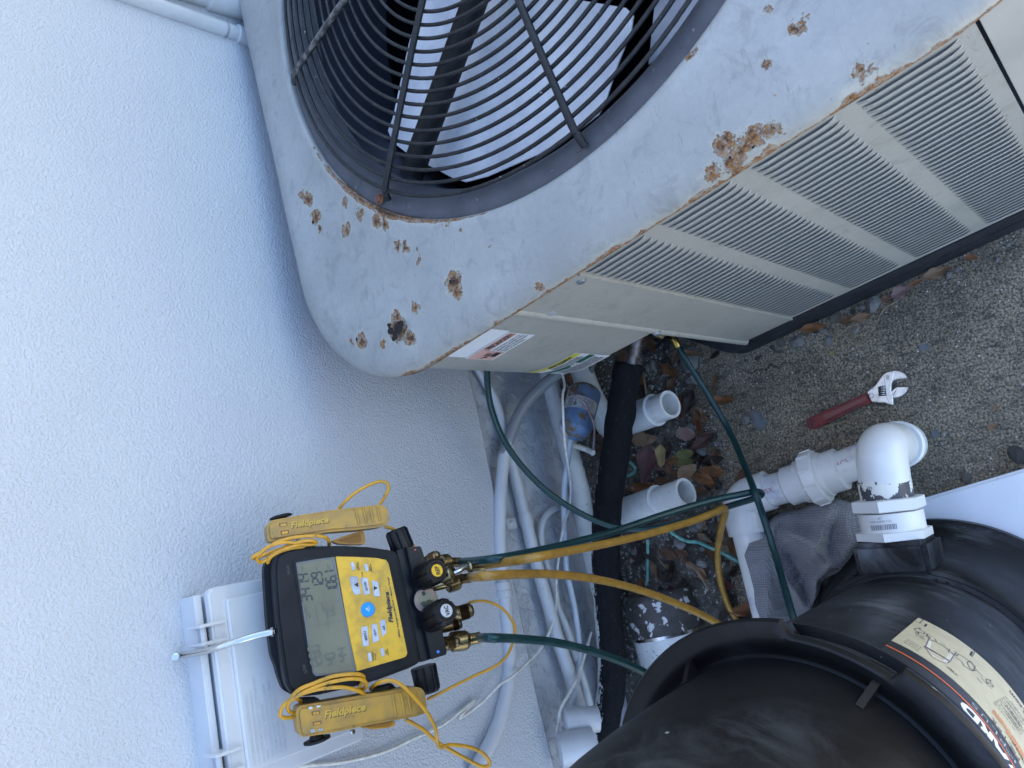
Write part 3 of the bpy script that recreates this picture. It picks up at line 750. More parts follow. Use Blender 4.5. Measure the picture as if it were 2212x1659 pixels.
# service valve with the hose end
# ================================================================== ELECTRIC BOX
bx0, bx1, bz0, bz1, bo = -.207, .034, .802, .992, .066
box = thing('disconnect_box', wp((bx0+bx1)/2, bz0, 0), 'white painted electrical disconnect box on the stucco wall behind the gauge set', 'electrical box')
BOXW = M('box white paint', (.58, .58, .585), .36, c2=(.53, .53, .535), nscale=9, bumps=((120, .08, .001), (14, .15, .004)))
def wprism(x0, x1, z0, z1, o0, o1, mat, name, parent, r=.006, bev=.003):
    P = roundpoly([wp(x0, z0, o1), wp(x1, z0, o1), wp(x1, z1, o1), wp(x0, z1, o1)], r, 4)
    return link(name, prism(P, -WN*(o1-o0), bev, 3), mat, parent)
wprism(bx0, bx1, bz0, bz1, -.01, .048, BOXW, 'box_body', box, .008)
wprism(bx0-.004, bx1+.004, bz0-.004, bz1+.004, .048, .060, BOXW, 'lid', box, .01)
lid = box.children[-1]
wprism(bx0+.013, bx1-.013, bz0+.014, bz1-.016, .0602, .066, BOXW, 'lid_panel', lid, .006, .003)
wprism(bx0+.001, bx1-.001, bz1+.004, bz1+.014, -.01, .040, BOXW, 'top_lip', box, .002, .002)
for xc in (-.018, -.172):
    for dx in (-.011, .011):
        wprism(xc+dx-.0022, xc+dx+.0022, bz1-.012, bz1+.022, .03, .066, BOXW, 'hinge_lug', box, .004, .001)
    link('hinge_pin', lathe(wp(xc-.016, bz1+.012, .05), wp(xc+.012, bz1+.012, .05), [(0, .003), (.05, .004), (.95, .004), (1, .003)], 10), BOXW, box)
# embossed caution text low on the lid, left
EMB = BOXW
def emb(s, p0, p1, h, lift=.0008, shear=.15):
    P0 = aw(*p0, .066); P1 = aw(*p1, .066)
    z0 = (P0.z+P1.z)/2; x0 = P0.dot(WD)-0; x1 = P1.dot(WD); x0 = max(x0, bx0+.018)
    me = textmesh(s, wp(x0, z0, .0662), wp(x1, z0, .0662), h, WN, lift=.0006, shear=shear)
    bm = bmesh.new(); bm.from_mesh(me); r = bmesh.ops.extrude_face_region(bm, geom=bm.faces[:]); vs = [v for v in r['geom'] if isinstance(v, bmesh.types.BMVert)]
    bmesh.ops.translate(bm, verts=vs, vec=WN*.0012); bm.to_mesh(me); bm.free()
    return link('embossed_text', me, EMB, lid)
y0 = 0
zt_ = aw(*zK(150, 690), .066).z
for i, s in enumerate(('CAUTION: RISK OF ELECTRIC SHOCK', 'NO USER SERVICEABLE PARTS INSIDE', 'MAIN CIRCUIT DISCONNECT SWITCH MUST BE', 'OPENED TO DE-ENERGIZE THE EQUIPMENT', 'BEFORE SERVICING. BONDING BETWEEN', 'CONDUIT CONNECTIONS IS NOT AUTOMATIC', 'AND MUST BE PROVIDED AS PART OF', 'THE INSTALLATION')):
    z = zt_-.0062*i
    me = textmesh(s, wp(-.187, z, .0665), wp(-.187+.0027*len(s), z, .0665), .0045 if i == 0 else .0036, WN, lift=.0009, shear=.1, bold=.02)
    link('embossed_text', me, BOXW, lid)

# ================================================================== GAUGE SET
TAU = radians(22); GN = (WN*cos(TAU)+V((0, 0, 1))*sin(TAU)).normalized()
GP = EYE+ray(755, 1330)*.955
def G(p, h=0): return hit(p[0], p[1], GP+GN*h, GN)
GX = (G((722.5, 1203))-G((769, 1451))).normalized(); GY = GN.cross(GX)
gauge = thing('manifold_gauge', G((740, 1330), -.06), 'black and yellow digital refrigerant manifold gauge hanging by a chrome hook on the white box', 'gauge')
def gl(name, me, mat, parent=None): return link(name, me, mat, parent or gauge)
def gpr(pts, h0, h1, mat, name, parent=None, r=.002, bev=.001, seg=2, rs=4):
    P = [G(p, h1) for p in pts]
    if r: P = roundpoly(P, r, rs)
    return gl(name, prism(P, -GN*(h1-h0), bev, seg), mat, parent)
body = [zG(868, 245), zG(935, 228), zG(1050, 220), zG(1250, 217), zG(1420, 226), zG(1560, 246), zG(1600, 262), zG(1672, 560), zG(1752, 975), zG(1690, 1010), zG(1490, 1085), zG(1300, 1140), zG(1100, 1185), zG(990, 1197), zG(925, 1180), zG(885, 1125), zG(872, 1060), zG(848, 900), zG(822, 700), zG(806, 500), zG(800, 360), zG(815, 285)]
shell = gpr(body, -.032, 0, RUBBER, 'body', r=.004, bev=.009, seg=4)
back = [zG(820, 255), zG(930, 222), zG(1420, 222), zG(1560, 246), zG(1600, 300), zG(1740, 960), zG(1690, 1000), zG(1490, 1080), zG(1100, 1182), zG(960, 1198), zG(880, 1160), zG(842, 1060), zG(830, 1005), zG(800, 935), zG(782, 800), zG(770, 690), zG(762, 560), zG(752, 420), zG(752, 345), zG(775, 285)]
gpr([(p[0]-3, p[1]) for p in back], -.062, -.030, RUBBER, 'rear_shell', r=.006, bev=.008, seg=4)
rim = [zG(925, 300), zG(1000, 288), zG(1190, 268), zG(1400, 270), zG(1530, 290), zG(1565, 330), zG(1640, 680), zG(1695, 935), zG(1640, 965), zG(1480, 1015), zG(1335, 1058), zG(1180, 1078), zG(1060, 1080), zG(1035, 1055), zG(1005, 880), zG(955, 560), zG(925, 360)]
gpr(rim, -.004, .0014, RUBBER, 'bezel', shell, r=.003, bev=.0012)
lcd = [zG(945, 328), zG(1060, 308), zG(1196, 290), zG(1240, 540), zG(1290, 800), zG(1337, 1032), zG(1200, 1055), zG(1075, 1062), zG(1055, 1045), zG(1025, 880), zG(985, 600)]
gpr(lcd, 0, .0022, M('lcd frame', (.10, .10, .10), .25), 'lcd_frame', shell, r=.0012, bev=.0003)
lcdp = gpr([zG(956, 340), zG(1060, 322), zG(1178, 305), zG(1222, 545), zG(1272, 800), zG(1318, 1024), zG(1200, 1042), zG(1082, 1048), zG(1064, 1034), zG(1036, 880), zG(996, 600)], .001, .0026, LCD, 'lcd_screen', r=.0015, bev=.0003)
yp = [zG(1202, 288), zG(1330, 290), zG(1470, 298), zG(1530, 310), zG(1546, 335), zG(1600, 580), zG(1645, 800), zG(1668, 915), zG(1655, 940), zG(1500, 985), zG(1340, 1032), zG(1290, 790), zG(1242, 520)]
plate = gpr(yp, 0, .0028, YEL, 'faceplate', r=.0014, bev=.0005)
# seven segment readings -------------------------------------------------
SEG = {'0': 'abcdef', '1': 'bc', '2': 'abged', '3': 'abgcd', '4': 'fgbc', '5': 'afgcd', '6': 'afgedc', '7': 'abc', '8': 'abcdefg', '9': 'abcdfg'}
def digits(s, P0, P1, h, hh, mat, lean=.1, parent=None, wk=.17):
    """P0->P1 baseline ends (pixels); h = pixel height"""
    A = G(P0, hh); B = G(P1, hh); X = (B-A); L = X.length; X.normalize(); Y = GN.cross(X)
    n = sum(1 for c in s if c != '.'); adv = L/n; wd_ = adv*.74; H = h*.955/FPX*1.02; t = H*wk*.5; ms = []; x = 0
    def pt(a, b): return A+X*(x+a+b*lean)+Y*b
    def bar(a0, b0, a1, b1):
        d = V((a1-a0, b1-b0)); d.normalize(); n_ = V((-d.y, d.x))*t; e = d*t*1.1
        a0 += e.x*.02; b0 += e.y*.02; a1 -= e.x*.02; b1 -= e.y*.02
        ms.append(mesh_from([pt(a0, b0), pt(a0+e.x+n_.x, b0+e.y+n_.y), pt(a1-e.x+n_.x, b1-e.y+n_.y), pt(a1, b1), pt(a1-e.x-n_.x, b1-e.y-n_.y), pt(a0+e.x-n_.x, b0+e.y-n_.y)], [(0, 5, 4, 3, 2, 1)]))
    for c in s:
        if c == '.':
            q = x-adv+wd_+.12*adv; ms.append(mesh_from([A+X*(q+dx)+Y*dy for dx, dy in ((0, 0), (t*2, 0), (t*2, t*2), (0, t*2))], [(0, 1, 2, 3)])); continue
        S = {'a': (0, H, wd_, H), 'b': (wd_, H, wd_, H/2), 'c': (wd_, H/2, wd_, 0), 'd': (0, 0, wd_, 0), 'e': (0, H/2, 0, 0), 'f': (0, H, 0, H/2), 'g': (0, H/2, wd_, H/2)}
        for k in SEG[c]: bar(*S[k])
        x += adv
    return gl('lcd_reading', merge(ms), mat, lcdp)
HZ = .0030
digits('3474', zG(1052, 575), zG(1022, 388), 21, HZ, LCDINK)
digits('129', zG(1130, 492), zG(1108, 378), 21, HZ, LCDINK)
digits('106', zG(1218, 518), zG(1200, 405), 21, HZ, LCDINK); digits('1', zG(1196, 400), zG(1190, 370), 21, HZ, LCDINK)
gl('lcd_reading', merge([mesh_from([G(zG(x+dx, y+dy), HZ) for dx, dy in ((0, 0), (8, 0), (8, 8), (0, 8))], [(0, 1, 2, 3)]) for x, y in ((1025, 432), (1108, 418), (1200, 403))]), LCDINK, lcdp)
digits('1280', zG(1125, 1020), zG(1092, 850), 22, HZ, LCDFAINT); digits('40', zG(1210, 975), zG(1192, 900), 20, HZ, LCDFAINT); digits('44', zG(1285, 955), zG(1262, 865), 18, HZ, LCDFAINT)
digits('74', zG(1055, 690), zG(1045, 650), 11, HZ, LCDFAINT); digits('06', zG(1200, 665), zG(1185, 600), 17, HZ, LCDFAINT)
def gtext(s, p0, p1, hpx, h, mat, parent, bold=0, shear=0, name='lettering', res=2):
    return gl(name, textmesh(s, G(p0, h), G(p1, h), hpx*.955/FPX, GN, bold=bold, shear=shear, lift=.0002, res=res), mat, parent)
gtext('PSIG', zG(996, 384), zG(990, 350), 4, HZ, LCDFAINT, lcdp, .02); gtext('SC', zG(1088, 372), zG(1084, 355), 4, HZ, LCDFAINT, lcdp, .02); gtext('LSAT', zG(1166, 372), zG(1158, 335), 4, HZ, LCDFAINT, lcdp, .02)
gtext('DEEP', zG(1020, 650), zG(1012, 605), 4, HZ, LCDFAINT, lcdp); gtext('MICRON', zG(1128, 640), zG(1120, 590), 4, HZ, LCDFAINT, lcdp)
for p, q in ((zG(978, 600), zG(1230, 575)), (zG(1040, 740), zG(1260, 700)), (zG(1072, 600), zG(1095, 760)), (zG(1140, 590), zG(1160, 760))):
    gl('lcd_line', stroke(G(p, HZ), G(q, HZ), .0004, GN), LCDFAINT, lcdp)
gtext('HIGH', zG(908, 402), zG(900, 345), 6, .0016, DARKG, shell, .02); gtext('LOW', zG(1016, 1040), zG(1004, 985), 6, .0016, DARKG, shell, .02)
# buttons -------------------------------------------------------------------
def btn(pts, name='button', mat=None, r=.0022):
    return gpr([zG(*p) for p in pts], .0026, .0042, mat or BTN, name, r=r, bev=.0007)
INKG = lambda s, a, b, h, B=.02, par=None, sh=0, m=None: gtext(s, zG(*a), zG(*b), h, .0043 if par else .0029, m or INK, par or plate, B, sh)
b_up = btn([(1292, 420), (1345, 415), (1368, 530), (1330, 538), (1310, 505)]); b_en = btn([(1362, 425), (1410, 425), (1428, 530), (1388, 538)]); b_dn = btn([(1438, 440), (1478, 450), (1492, 545), (1452, 548)])
b_me = btn([(1368, 745), (1412, 738), (1420, 868), (1378, 872)]); b_vi = btn([(1433, 728), (1470, 722), (1488, 830), (1445, 852)]); b_ai = btn([(1487, 705), (1525, 693), (1534, 780), (1506, 812)])
for c_ in (((1312, 322), (1322, 378)), ((1398, 333), (1408, 385)), ((1422, 908), (1430, 968)), ((1505, 878), (1513, 936))):
    (x0_, y0_), (x1_, y1_) = c_
    btn([(x0_-13, y0_+6), (x0_+9, y0_), (x1_+10, y1_-5), (x1_-10, y1_+3)], 'small_button', r=.003)
pw = gl('power_button', lathe(G(zG(1410, 632), .0025), G(zG(1410, 632), .006), [(0, .0093), (.5, .0093), (.9, .0082), (1, .006)], 28), BTNB)
gl('power_symbol', tube([G(zG(1412+9*cos(a_), 628+9*sin(a_)), .0063) for a_ in [radians(x_) for x_ in range(-60, 241, 30)]], .0004, 6, 2), GLYPH, pw)
gl('power_symbol', tube([G(zG(1398, 628), .0063), G(zG(1410, 628), .0063)], .0004, 6, 1), GLYPH, pw)
for k in range(7):
    a_ = radians(-75+25*k); gl('light_ray', tube([G(zG(1414+14*cos(a_), 628+14*sin(a_)), .0063), G(zG(1414+19*cos(a_), 628+19*sin(a_)), .0063)], .0004, 5, 1), GLYPH, pw)
INKG('MENU', (1408, 828), (1396, 770), 5.2, par=b_me); INKG('VIEW', (1470, 802), (1458, 757), 4.8, par=b_vi); INKG('AIR', (1526, 765), (1517, 732), 4.8, par=b_ai); INKG('ENTER', (1412, 505), (1398, 450), 4.8, par=b_en)
def tri(a, b, c_, par): gl('arrow', mesh_from([G(zG(*p), .0046) for p in (a, b, c_)], [(0, 1, 2)]), INK, par)
tri((1322, 472), (1348, 455), (1350, 486), b_up); tri((1475, 492), (1450, 478), (1450, 508), b_dn)
INKG('Fieldpiece', (1575, 715), (1545, 515), 9.5, .045, sh=.25); INKG('SMAN', (1622, 810), (1614, 755), 4.2, .03, sh=.2); INKG('Refrigerant Manifold + Micron Gauge', (1612, 745), (1545, 420), 4.2, .02)
INKG('TEST', (1348, 375), (1344, 330), 2.7); INKG('TIGHTNESS', (1357, 380), (1350, 322), 2.7); INKG('ZERO', (1430, 382), (1425, 348), 2.7); INKG('PRESSURE', (1441, 388), (1432, 335), 2.7); INKG('ALARM', (1380, 420), (1376, 388), 2.5)
INKG('WIRELESS', (1451, 965), (1445, 905), 2.7); INKG('ON / OFF', (1465, 958), (1461, 915), 2.7); INKG('ZERO', (1535, 922), (1531, 890), 2.7); INKG('WEIGHT', (1546, 922), (1541, 880), 2.7)
# manifold block ----------------------------------------------------------------
mb = gpr([zG(1597, 250), zG(1668, 226), zG(1830, 950), zG(1752, 975)], -.045, -.006, MANI, 'manifold_bar', r=.0015, bev=.0015)
mb2 = gpr([zG(1662, 228), zG(1752, 221), zG(1762, 240), zG(1790, 330), zG(1925, 905), zG(1918, 925), zG(1822, 955)], -.042, .004, MANI, 'manifold_block', r=.0015, bev=.0012)
gl('red_dot', lathe(G(zG(1717, 245), .0038), G(zG(1717, 245), .0046), [(0, .0014), (1, .0014)], 12), M('red dot', (.4, .05, .06), .5), mb2)
gl('blue_dot', lathe(G(zG(1866, 905), .0038), G(zG(1866, 905), .0046), [(0, .002), (1, .002)], 14), M('blue dot', (.05, .2, .6), .5), mb2)
def knob(P0, P1, r, name='valve_knob', flutes=8):
    seg = 48; prof = [(0, r*.98), (.06, r*1.0), (.84, r*.97), (.93, r*.92), (1, r*.78)]
    P0 = V(P0); P1 = V(P1); x, y, a = basis(P1-P0); L = (P1-P0).length; vs = []; n = seg
    for i, (t, q) in enumerate(prof):
        for k in range(n):
            an = 2*pi*k/n; fl = .10*max(0, cos(an*flutes))**6*(1 if i < 4 else 0); rr = q*(1-fl)
            vs.append(P0+a*(L*t)+x*cos(an)*rr+y*sin(an)*rr)
    fs = [(i*n+k, i*n+(k+1) % n, (i+1)*n+(k+1) % n, (i+1)*n+k) for i in range(len(prof)-1) for k in range(n)]
    fs += [tuple(range(n-1, -1, -1)), tuple((len(prof)-1)*n+k for k in range(n))]
    return gl(name, autosmooth(fix(mesh_from(vs, fs)), 28), KNOB)
kr = knob(G(zG(1595, 182), -.024), G(zG(1588, 182), -.024)+GX*.031, .0185, flutes=10)
# side knobs lie along the bar
bpy.data.objects.remove(kr)
def sideknob(pa, pb, r, h): return knob(G(pa, h), G(pb, h), r)
sideknob(zG(1640, 245), zG(1590, 112), .0165, -.024)
sideknob(zG(1770, 1000), zG(1805, 1170), .0175, -.024)
def frontknob(pb, pf, r, h0, h1, txt, disc, ink):
    A = G(pb, h0); B = G(pf, h1); k = knob(A, B, r); a = (B-A).normalized()
    gl('knob_cap', lathe(B-a*.001, B+a*.0012, [(0, r*.66), (.6, r*.66), (1, r*.6)], 28), KNOB, k)
    gl('knob_disc', lathe(B+a*.001, B+a*.0018, [(0, r*.47), (1, r*.45)], 28), disc, k)
    X = (GX-a*GX.dot(a)).normalized()
    Y = a.cross(X); o_ = B+a*.002-Y*r*.16
    gl('lettering', textmesh(txt, o_-X*r*.34, o_+X*r*.34, r*.32, a, bold=.03, shear=.15, lift=.0002), ink, k)
    return k
YD = M('yellow disc', (.75, .42, .01), .4); GD = M('grey disc', (.5, .5, .5), .4)
frontknob(zG(1765, 425), zG(1857, 380), .0175, .002, .046, 'REF', YD, INK)
frontknob(zG(1822, 690), zG(1918, 640), .0185, .002, .046, 'VAC', GD, INK)
# sight glass
sgc = G(zG(1785, 568), .004)
gl('sight_glass_ring', autosmooth(lathe(sgc, sgc+GN*.003, [(0, .0165), (.7, .0165), (1, .0155)], 32), 30), M('sight glass ring', (.24, .19, .165), .5, .9))
gl('sight_glass', lathe(sgc+GN*.0028, sgc+GN*.0034, [(0, .0095), (1, .0095)], 28), M('sight glass eye', (.04, .045, .03), .08, c2=(.12, .11, .06), nscale=120))
for p, q in ((zG(1770, 515), zG(1778, 540)), (zG(1795, 600), zG(1804, 622))): gl('glass_notch', stroke(G(p, .0078), G(q, .0078), .004, GN), INK)
# brass fittings
def seg2(p, q, h0, h1): return G(p, h0), G(q, h1)
def threads(P, Q, r, n=7, name='threaded_port', mat=None, cone=True, parent=None):
    prof = [(0, r*.9)]
    for i in range(n): prof += [(.03+.62*i/n, r*.9), (.03+.62*(i+.5)/n, r*1.06)]
    prof += [(.66, r*.9), (.68, r*.86)]
    prof += [(.86, r*.84), (1.0, r*.52)] if cone else [(1, r*.86)]
    me = lathe(P, Q, prof, 22, 25); o = gl(name, me, mat or BRASSD, parent)
    d = (V(Q)-V(P)).normalized(); gl('port_bore', lathe(V(Q)-d*.001, V(Q)+d*.0003, [(0, r*.36), (1, r*.36)], 16), INK, o); return o
def nut(P, Q, r, name='knurled_nut', parent=None):
    return gl(name, lathe(P, Q, [(0, r*.8), (.04, r*.95)]+[(.08+.07*i, r) for i in range(11)]+[(.9, r*.9), (1, r*.62)], 44, 20, knurl=.045), BRASSK, parent)
def ferrule(P, Q, r, mat=None, parent=None):
    return gl('hose_ferrule', lathe(P, Q, [(0, r*.8), (.06, r), (.2, r), (.25, r*.93), (.75, r*.93), (.8, r), (.93, r), (1, r*.8)], 20, 30), mat or BRASS, parent)
HH = -.012
P = G(zL(450, 650), HH); Q = G(zL(560, 560), HH+.004); gl('port_stem', lathe(P, Q, [(0, .006), (1, .006)], 16), BRASSD)
threads(G(zL(530, 590), HH+.003), G(zL(690, 510), HH+.014), .0066)
gl('port_stem', lathe(G(zL(380, 760), -.03), G(zL(700, 690), -.036), [(0, .008), (1, .008)], 18), BRASSD)
gl('port_stem', lathe(G(zL(560, 1080), HH), G(zL(800, 1020), HH+.004), [(0, .0085), (1, .0085)], 18), BRASS)
gl('port_stem', lathe(G(zM(740, 170), 0), G(zM(1060, 240), 0), [(0, .009), (1, .009)], 18), BRASSD)
threads(G(zM(1050, 240), .001), G(zM(1300, 165), .006), .0105, 9)
gl('port_stem', lathe(G(zM(600, 520), -.03), G(zM(950, 440), -.03), [(0, .008), (1, .008)], 18), BRASSD)
threads(G(zM(930, 450), -.03), G(zM(1095, 405), -.026), .0085, 6)
gl('port_stem', lathe(G(zM(740, 780), -.02), G(zM(880, 765), -.02), [(0, .0095), (1, .0095)], 18), BRASSD)
threads(G(zM(850, 765), -.004), G(zM(1065, 745), .002), .0075, 6)

# ---- hanging hook
hk = [G(zG(812, 775), -.012), G(zG(790, 778), -.014), G(zG(690, 800), -.02), G(zG(590, 830), -.024), G(zG(520, 850), -.030), G(zG(430, 880), -.040), G(zG(340, 905), -.058), G(zG(250, 922), -.085), G(zG(185, 930), -.112), aw(*zG(166, 936), .060), aw(*zG(163, 938), .050)]
gl('hook', tube(hk, .0042, 14, 6, radii=lambda t: .0042 if t > .02 else .003), CHROME)
gl('hook_tip', lathe(G(zG(800, 776), -.012), G(zG(782, 779), -.0135), [(0, .0055), (1, .0052)], 6), STEEL)
# handles left / right of body
gpr([zK(905, 395), zK(700, 405), zK(715, 470), zK(915, 440)], -.05, -.02, RUBBER, 'clamp_post', r=.002)
gl('clamp_post', tube([G(zK(1480, 310), -.03), G(zK(1600, 290), -.03), G(zK(1680, 270), -.03), G(zK(1720, 310), -.025)], .005, 10, 4), RUBBER)
gl('clamp_post', lathe(G(zG(1000, 240), -.035), G(zG(1010, 190), -.035), [(0, .013), (1, .013)], 20), RUBBER)

# ---- pipe clamps -------------------------------------------------------------
def clamp(Zf, outline, h0, h1, label, ribs, rings, name_line, tc, jaw, foot, win, footh, bolts=()):
    cl = thing('pipe_clamp', G(Zf(*outline[len(outline)//2]), h0), label, 'clamp', 'yellow pipe clamp thermometers')
    P = roundpoly([G(Zf(*p), h1) for p in outline], .004, 4)
    up = link('clamp_body', prism(P, -GN*(h1-h0), .004, 4), YELC, cl)
    Pj = roundpoly([G(Zf(*p), h0-.003) for p in jaw], .003, 4)
    lj = link('lower_jaw', prism(Pj, -GN*.012, .002, 2), YELI, cl)
    link('jaw_recess', prism([G(Zf(*p), h0-.0024) for p in jaw_in(jaw)], -GN*.0008, 0), M('jaw recess', (.35, .15, .01), .5), lj)
    link('rubber_foot', lathe(G(Zf(*foot[0]), footh), G(Zf(*foot[1]), footh), [(0, foot[2]*.5), (.45, foot[2]*.55), (.5, foot[2]), (.8, foot[2]), (1, foot[2]*.7)], 24), RUBBER, cl)
    for a, b in ribs: link('grip_rib', tube([G(Zf(*a), h1), G(Zf(*((a[0]+b[0])/2, (a[1]+b[1])/2)), h1+.0002), G(Zf(*b), h1)], .0019, 8, 3), YELC, up)
    for w_ in win:
        link('clip_window', prism([G(Zf(*p), h1+.0002) for p in w_], -GN*.0006), M('clip window brown', (.10, .065, .03), .6), up)  # dark brown patch showing as a border round the clip
        c0 = V((sum(p[0] for p in w_)/4, sum(p[1] for p in w_)/4)); q_ = [(c0.x+(p[0]-c0.x)*.74+2, c0.y+(p[1]-c0.y)*.70+3) for p in w_]
        link('clip', prism([G(Zf(*p), h1+.0005) for p in q_], -GN*.0003), YELI, up)
    for w_ in bolts: link('steel_clip', prism([G(Zf(*p), h1+.0008) for p in w_], -GN*.0008), STEEL, up)
    A, B, h_ = name_line
    for lift, mt, dx in ((.0001, M('letter shade', (.13, .08, .02), .5), 8), (.0005, M('letter face', (.52, .31, .035), .45), -3)):  # dark offset copy paints shade beside the lighter letter faces
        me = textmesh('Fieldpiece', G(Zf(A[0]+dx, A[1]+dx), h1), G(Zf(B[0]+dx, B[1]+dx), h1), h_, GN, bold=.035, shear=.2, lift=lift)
        link('lettering_and_shade', me, mt, up)
    me = textmesh('TC24', G(Zf(*tc[0]), h1), G(Zf(*tc[1]), h1), .0045, GN, bold=0, lift=.0004); link('lettering_and_shade', me, M('letter shade', (.22, .14, .04), .5), up)
    return cl
def jaw_in(j):
    c = (sum(p[0] for p in j)/len(j), sum(p[1] for p in j)/len(j)); return [(c[0]+(p[0]-c[0])*.7, c[1]+(p[1]-c[1])*.62) for p in j]
c1 = clamp(zJ, [(212, 640), (245, 590), (300, 565), (520, 522), (800, 475), (1100, 430), (1400, 398), (1640, 370), (1715, 390), (1755, 445), (1775, 560), (1742, 622), (1650, 656), (1350, 690), (1000, 718), (760, 762), (530, 800), (350, 828), (240, 842), (222, 760)],
      -.036, -.006, 'yellow pipe clamp above the gauge screen, on its right hand side', [((1330, 425), (1380, 630)), ((1430, 415), (1472, 605)), ((1518, 408), (1558, 590)), ((1605, 402), (1645, 580))], 0,
      ((520, 672), (1000, 598), .0078), ((1530, 575), (1508, 455)), [(1030, 830), (1200, 770), (1400, 705), (1445, 715), (1465, 850), (1435, 878), (1240, 880), (1100, 868)],
      ((400, 575), (385, 505), .0145), [[(368, 612), (468, 598), (475, 640), (372, 655)], [(386, 708), (490, 692), (495, 740), (392, 758)]], -.028, bolts=())
c2 = clamp(zK, [(652, 560), (665, 510), (700, 480), (1000, 432), (1400, 362), (1700, 318), (1960, 272), (2040, 282), (2082, 330), (2108, 500), (2090, 560), (2005, 598), (1750, 645), (1500, 688), (1200, 752), (1000, 790), (740, 832), (690, 812), (665, 700)],
      -.030, .004, 'yellow pipe clamp beside the VAC knob end of the gauge, over the white box lid', [((1715, 350), (1755, 590)), ((1805, 335), (1845, 565)), ((1885, 350), (1918, 540)), ((1962, 325), (2000, 500))], 0,
      ((962, 618), (1420, 528), .0085), ((1890, 490), (1865, 380)), [(1360, 720), (1500, 690), (1735, 650), (1750, 665), (1735, 700), (1690, 720), (1500, 740)],
      ((870, 805), (885, 885), .0165), [[(820, 545), (910, 530), (915, 570), (824, 588)], [(830, 660), (925, 642), (930, 682), (836, 700)]], -.02,
      bolts=([(785, 495), (828, 488), (830, 515), (790, 520)], [(872, 480), (920, 474), (922, 492), (878, 498)], [(808, 745), (858, 738), (860, 772), (812, 780)], [(892, 735), (945, 725), (945, 755), (900, 764)]))
link('pivot_screw', lathe(G(zK(1268, 765), -.018), G(zK(1285, 772), -.014), [(0, .003), (.6, .0035), (1, .002)], 12), STEEL, c2)

# ---- cords of the clamps --------------------------------------------------------
def cordpts(Zf, pts): return [G(Zf(x, y), h) for x, y, h in pts]
cr = .00235
coil1 = []
coil1 += [(1640, 375, -.02), (1700, 280, -.015), (1752, 170, -.01), (1720, 95, -.008), (1600, 90, -.008), (1400, 180, -.008), (1230, 310, -.012), (1120, 430, -.02)]
me1 = tube(cordpts(zJ, coil1), cr, 9, 6)
c1c = [(1700, 655, -.03), (1800, 680, -.03), (1950, 790, -.035), (2060, 900, -.04), (2150, 1010, -.045)]
me2 = tube(cordpts(zJ, c1c), cr, 9, 6)
loops = [(1000, 890, -.02), (990, 820, .0), (900, 775, .008), (700, 775, .008), (500, 800, .006), (300, 870, .004), (150, 970, .002), (40, 1035, .0), (60, 1055, -.008), (200, 1000, -.012),
         (400, 930, -.004), (600, 850, .006), (780, 830, .008), (835, 865, .002), (700, 880, .004), (450, 850, .006), (250, 900, .004), (120, 1000, .002), (90, 1060, -.004), (140, 1105, -.010), (220, 1060, -.008),
         (330, 980, .0), (520, 910, .006), (660, 880, .004), (670, 905, .0), (500, 930, .002), (330, 990, .0), (250, 1050, -.004), (225, 1110, -.012)]
me3 = tube(cordpts(zJ, loops), cr, 9, 6)
single('sensor_cord', merge([me1, me2, me3]), CORD, 'yellow cord coiled at the HIGH end of the gauge, with one loop over the stucco', 'cord', 'clamp cords')
lo2 = [(640, 565, -.015), (570, 540, -.01), (560, 460, .0), (640, 380, .008), (800, 300, .014), (1000, 225, .014), (1250, 180, .014), (1390, 195, .010), (1425, 250, .002), (1380, 305, -.01), (1340, 290, -.004), (1395, 190, .004), (1380, 145, .010), (1280, 128, .014), (1050, 155, .014), (850, 230, .014), (700, 290, .012), (610, 370, .006), (620, 400, 0),
        (720, 345, .01), (900, 295, .013), (1150, 275, .013), (1330, 310, .008), (1412, 358, -.004)]
meA = tube(cordpts(zK, lo2), cr*1.05, 9, 6)
meB = tube(cordpts(zK, [(640, 600, -.015), (540, 615, -.012), (475, 590, -.008), (490, 500, -.004), (560, 430, 0), (640, 400, .004), (700, 430, -.02), (712, 470, -.03)]), cr*1.05, 9, 6)
meC = tube(cordpts(zK, [(1470, 290, -.02), (1560, 225, .004), (1680, 200, .012), (1800, 240, .014), (1950, 380, .014), (2100, 560, .012), (2190, 740, .010), (2208, 860, .004), (2240, 940, -.004), (2350, 910, -.01), (2560, 935, -.02), (2720, 1010, -.03), (2790, 1120, -.035), (2700, 1150, -.035), (2480, 1040, -.03), (2212, 880, -.02), (2050, 740, -.018), (1860, 630, -.02)]), cr*1.05, 9, 6)
single('sensor_cord', merge([meA, meB, meC]), CORD, 'yellow cord looped over the lower clamp and hanging in a bow beside the conduit', 'cord', 'clamp cords')
meD = tube([G(zK(2100, 410), -.03), G(zK(2260, 330), -.03), G(zH(0, 1140), -.03), G(zH(150, 1065), -.028), G(zH(290, 1000), -.022), G(zH(370, 930), -.014), G(zH(412, 830), -.006), G(zH(420, 760), 0), G(zH(395, 690), .002), G(zH(330, 620), .0), G(zH(240, 580), -.006), G(zH(150, 580), -.012), G(zH(110, 600), -.02)], .0021, 9, 6)
single('sensor_cord', meD, CORD, 'thin yellow cord making a wide arc from behind the vacuum port across the green hose', 'cord', 'clamp cords')

# ================================================================== HOSES
def PX(u, v, z): return at(u, v, z)
def hose(name, pts, r, mat, label, cat='hose', group='refrigerant hoses', ends=(), seg=14):
    h = thing(name, pts[-1], label, cat, group)
    link('hose_tube', tube(pts, r, seg, 8), mat, h)
    return h
gb = lambda p, h: G(p, h)
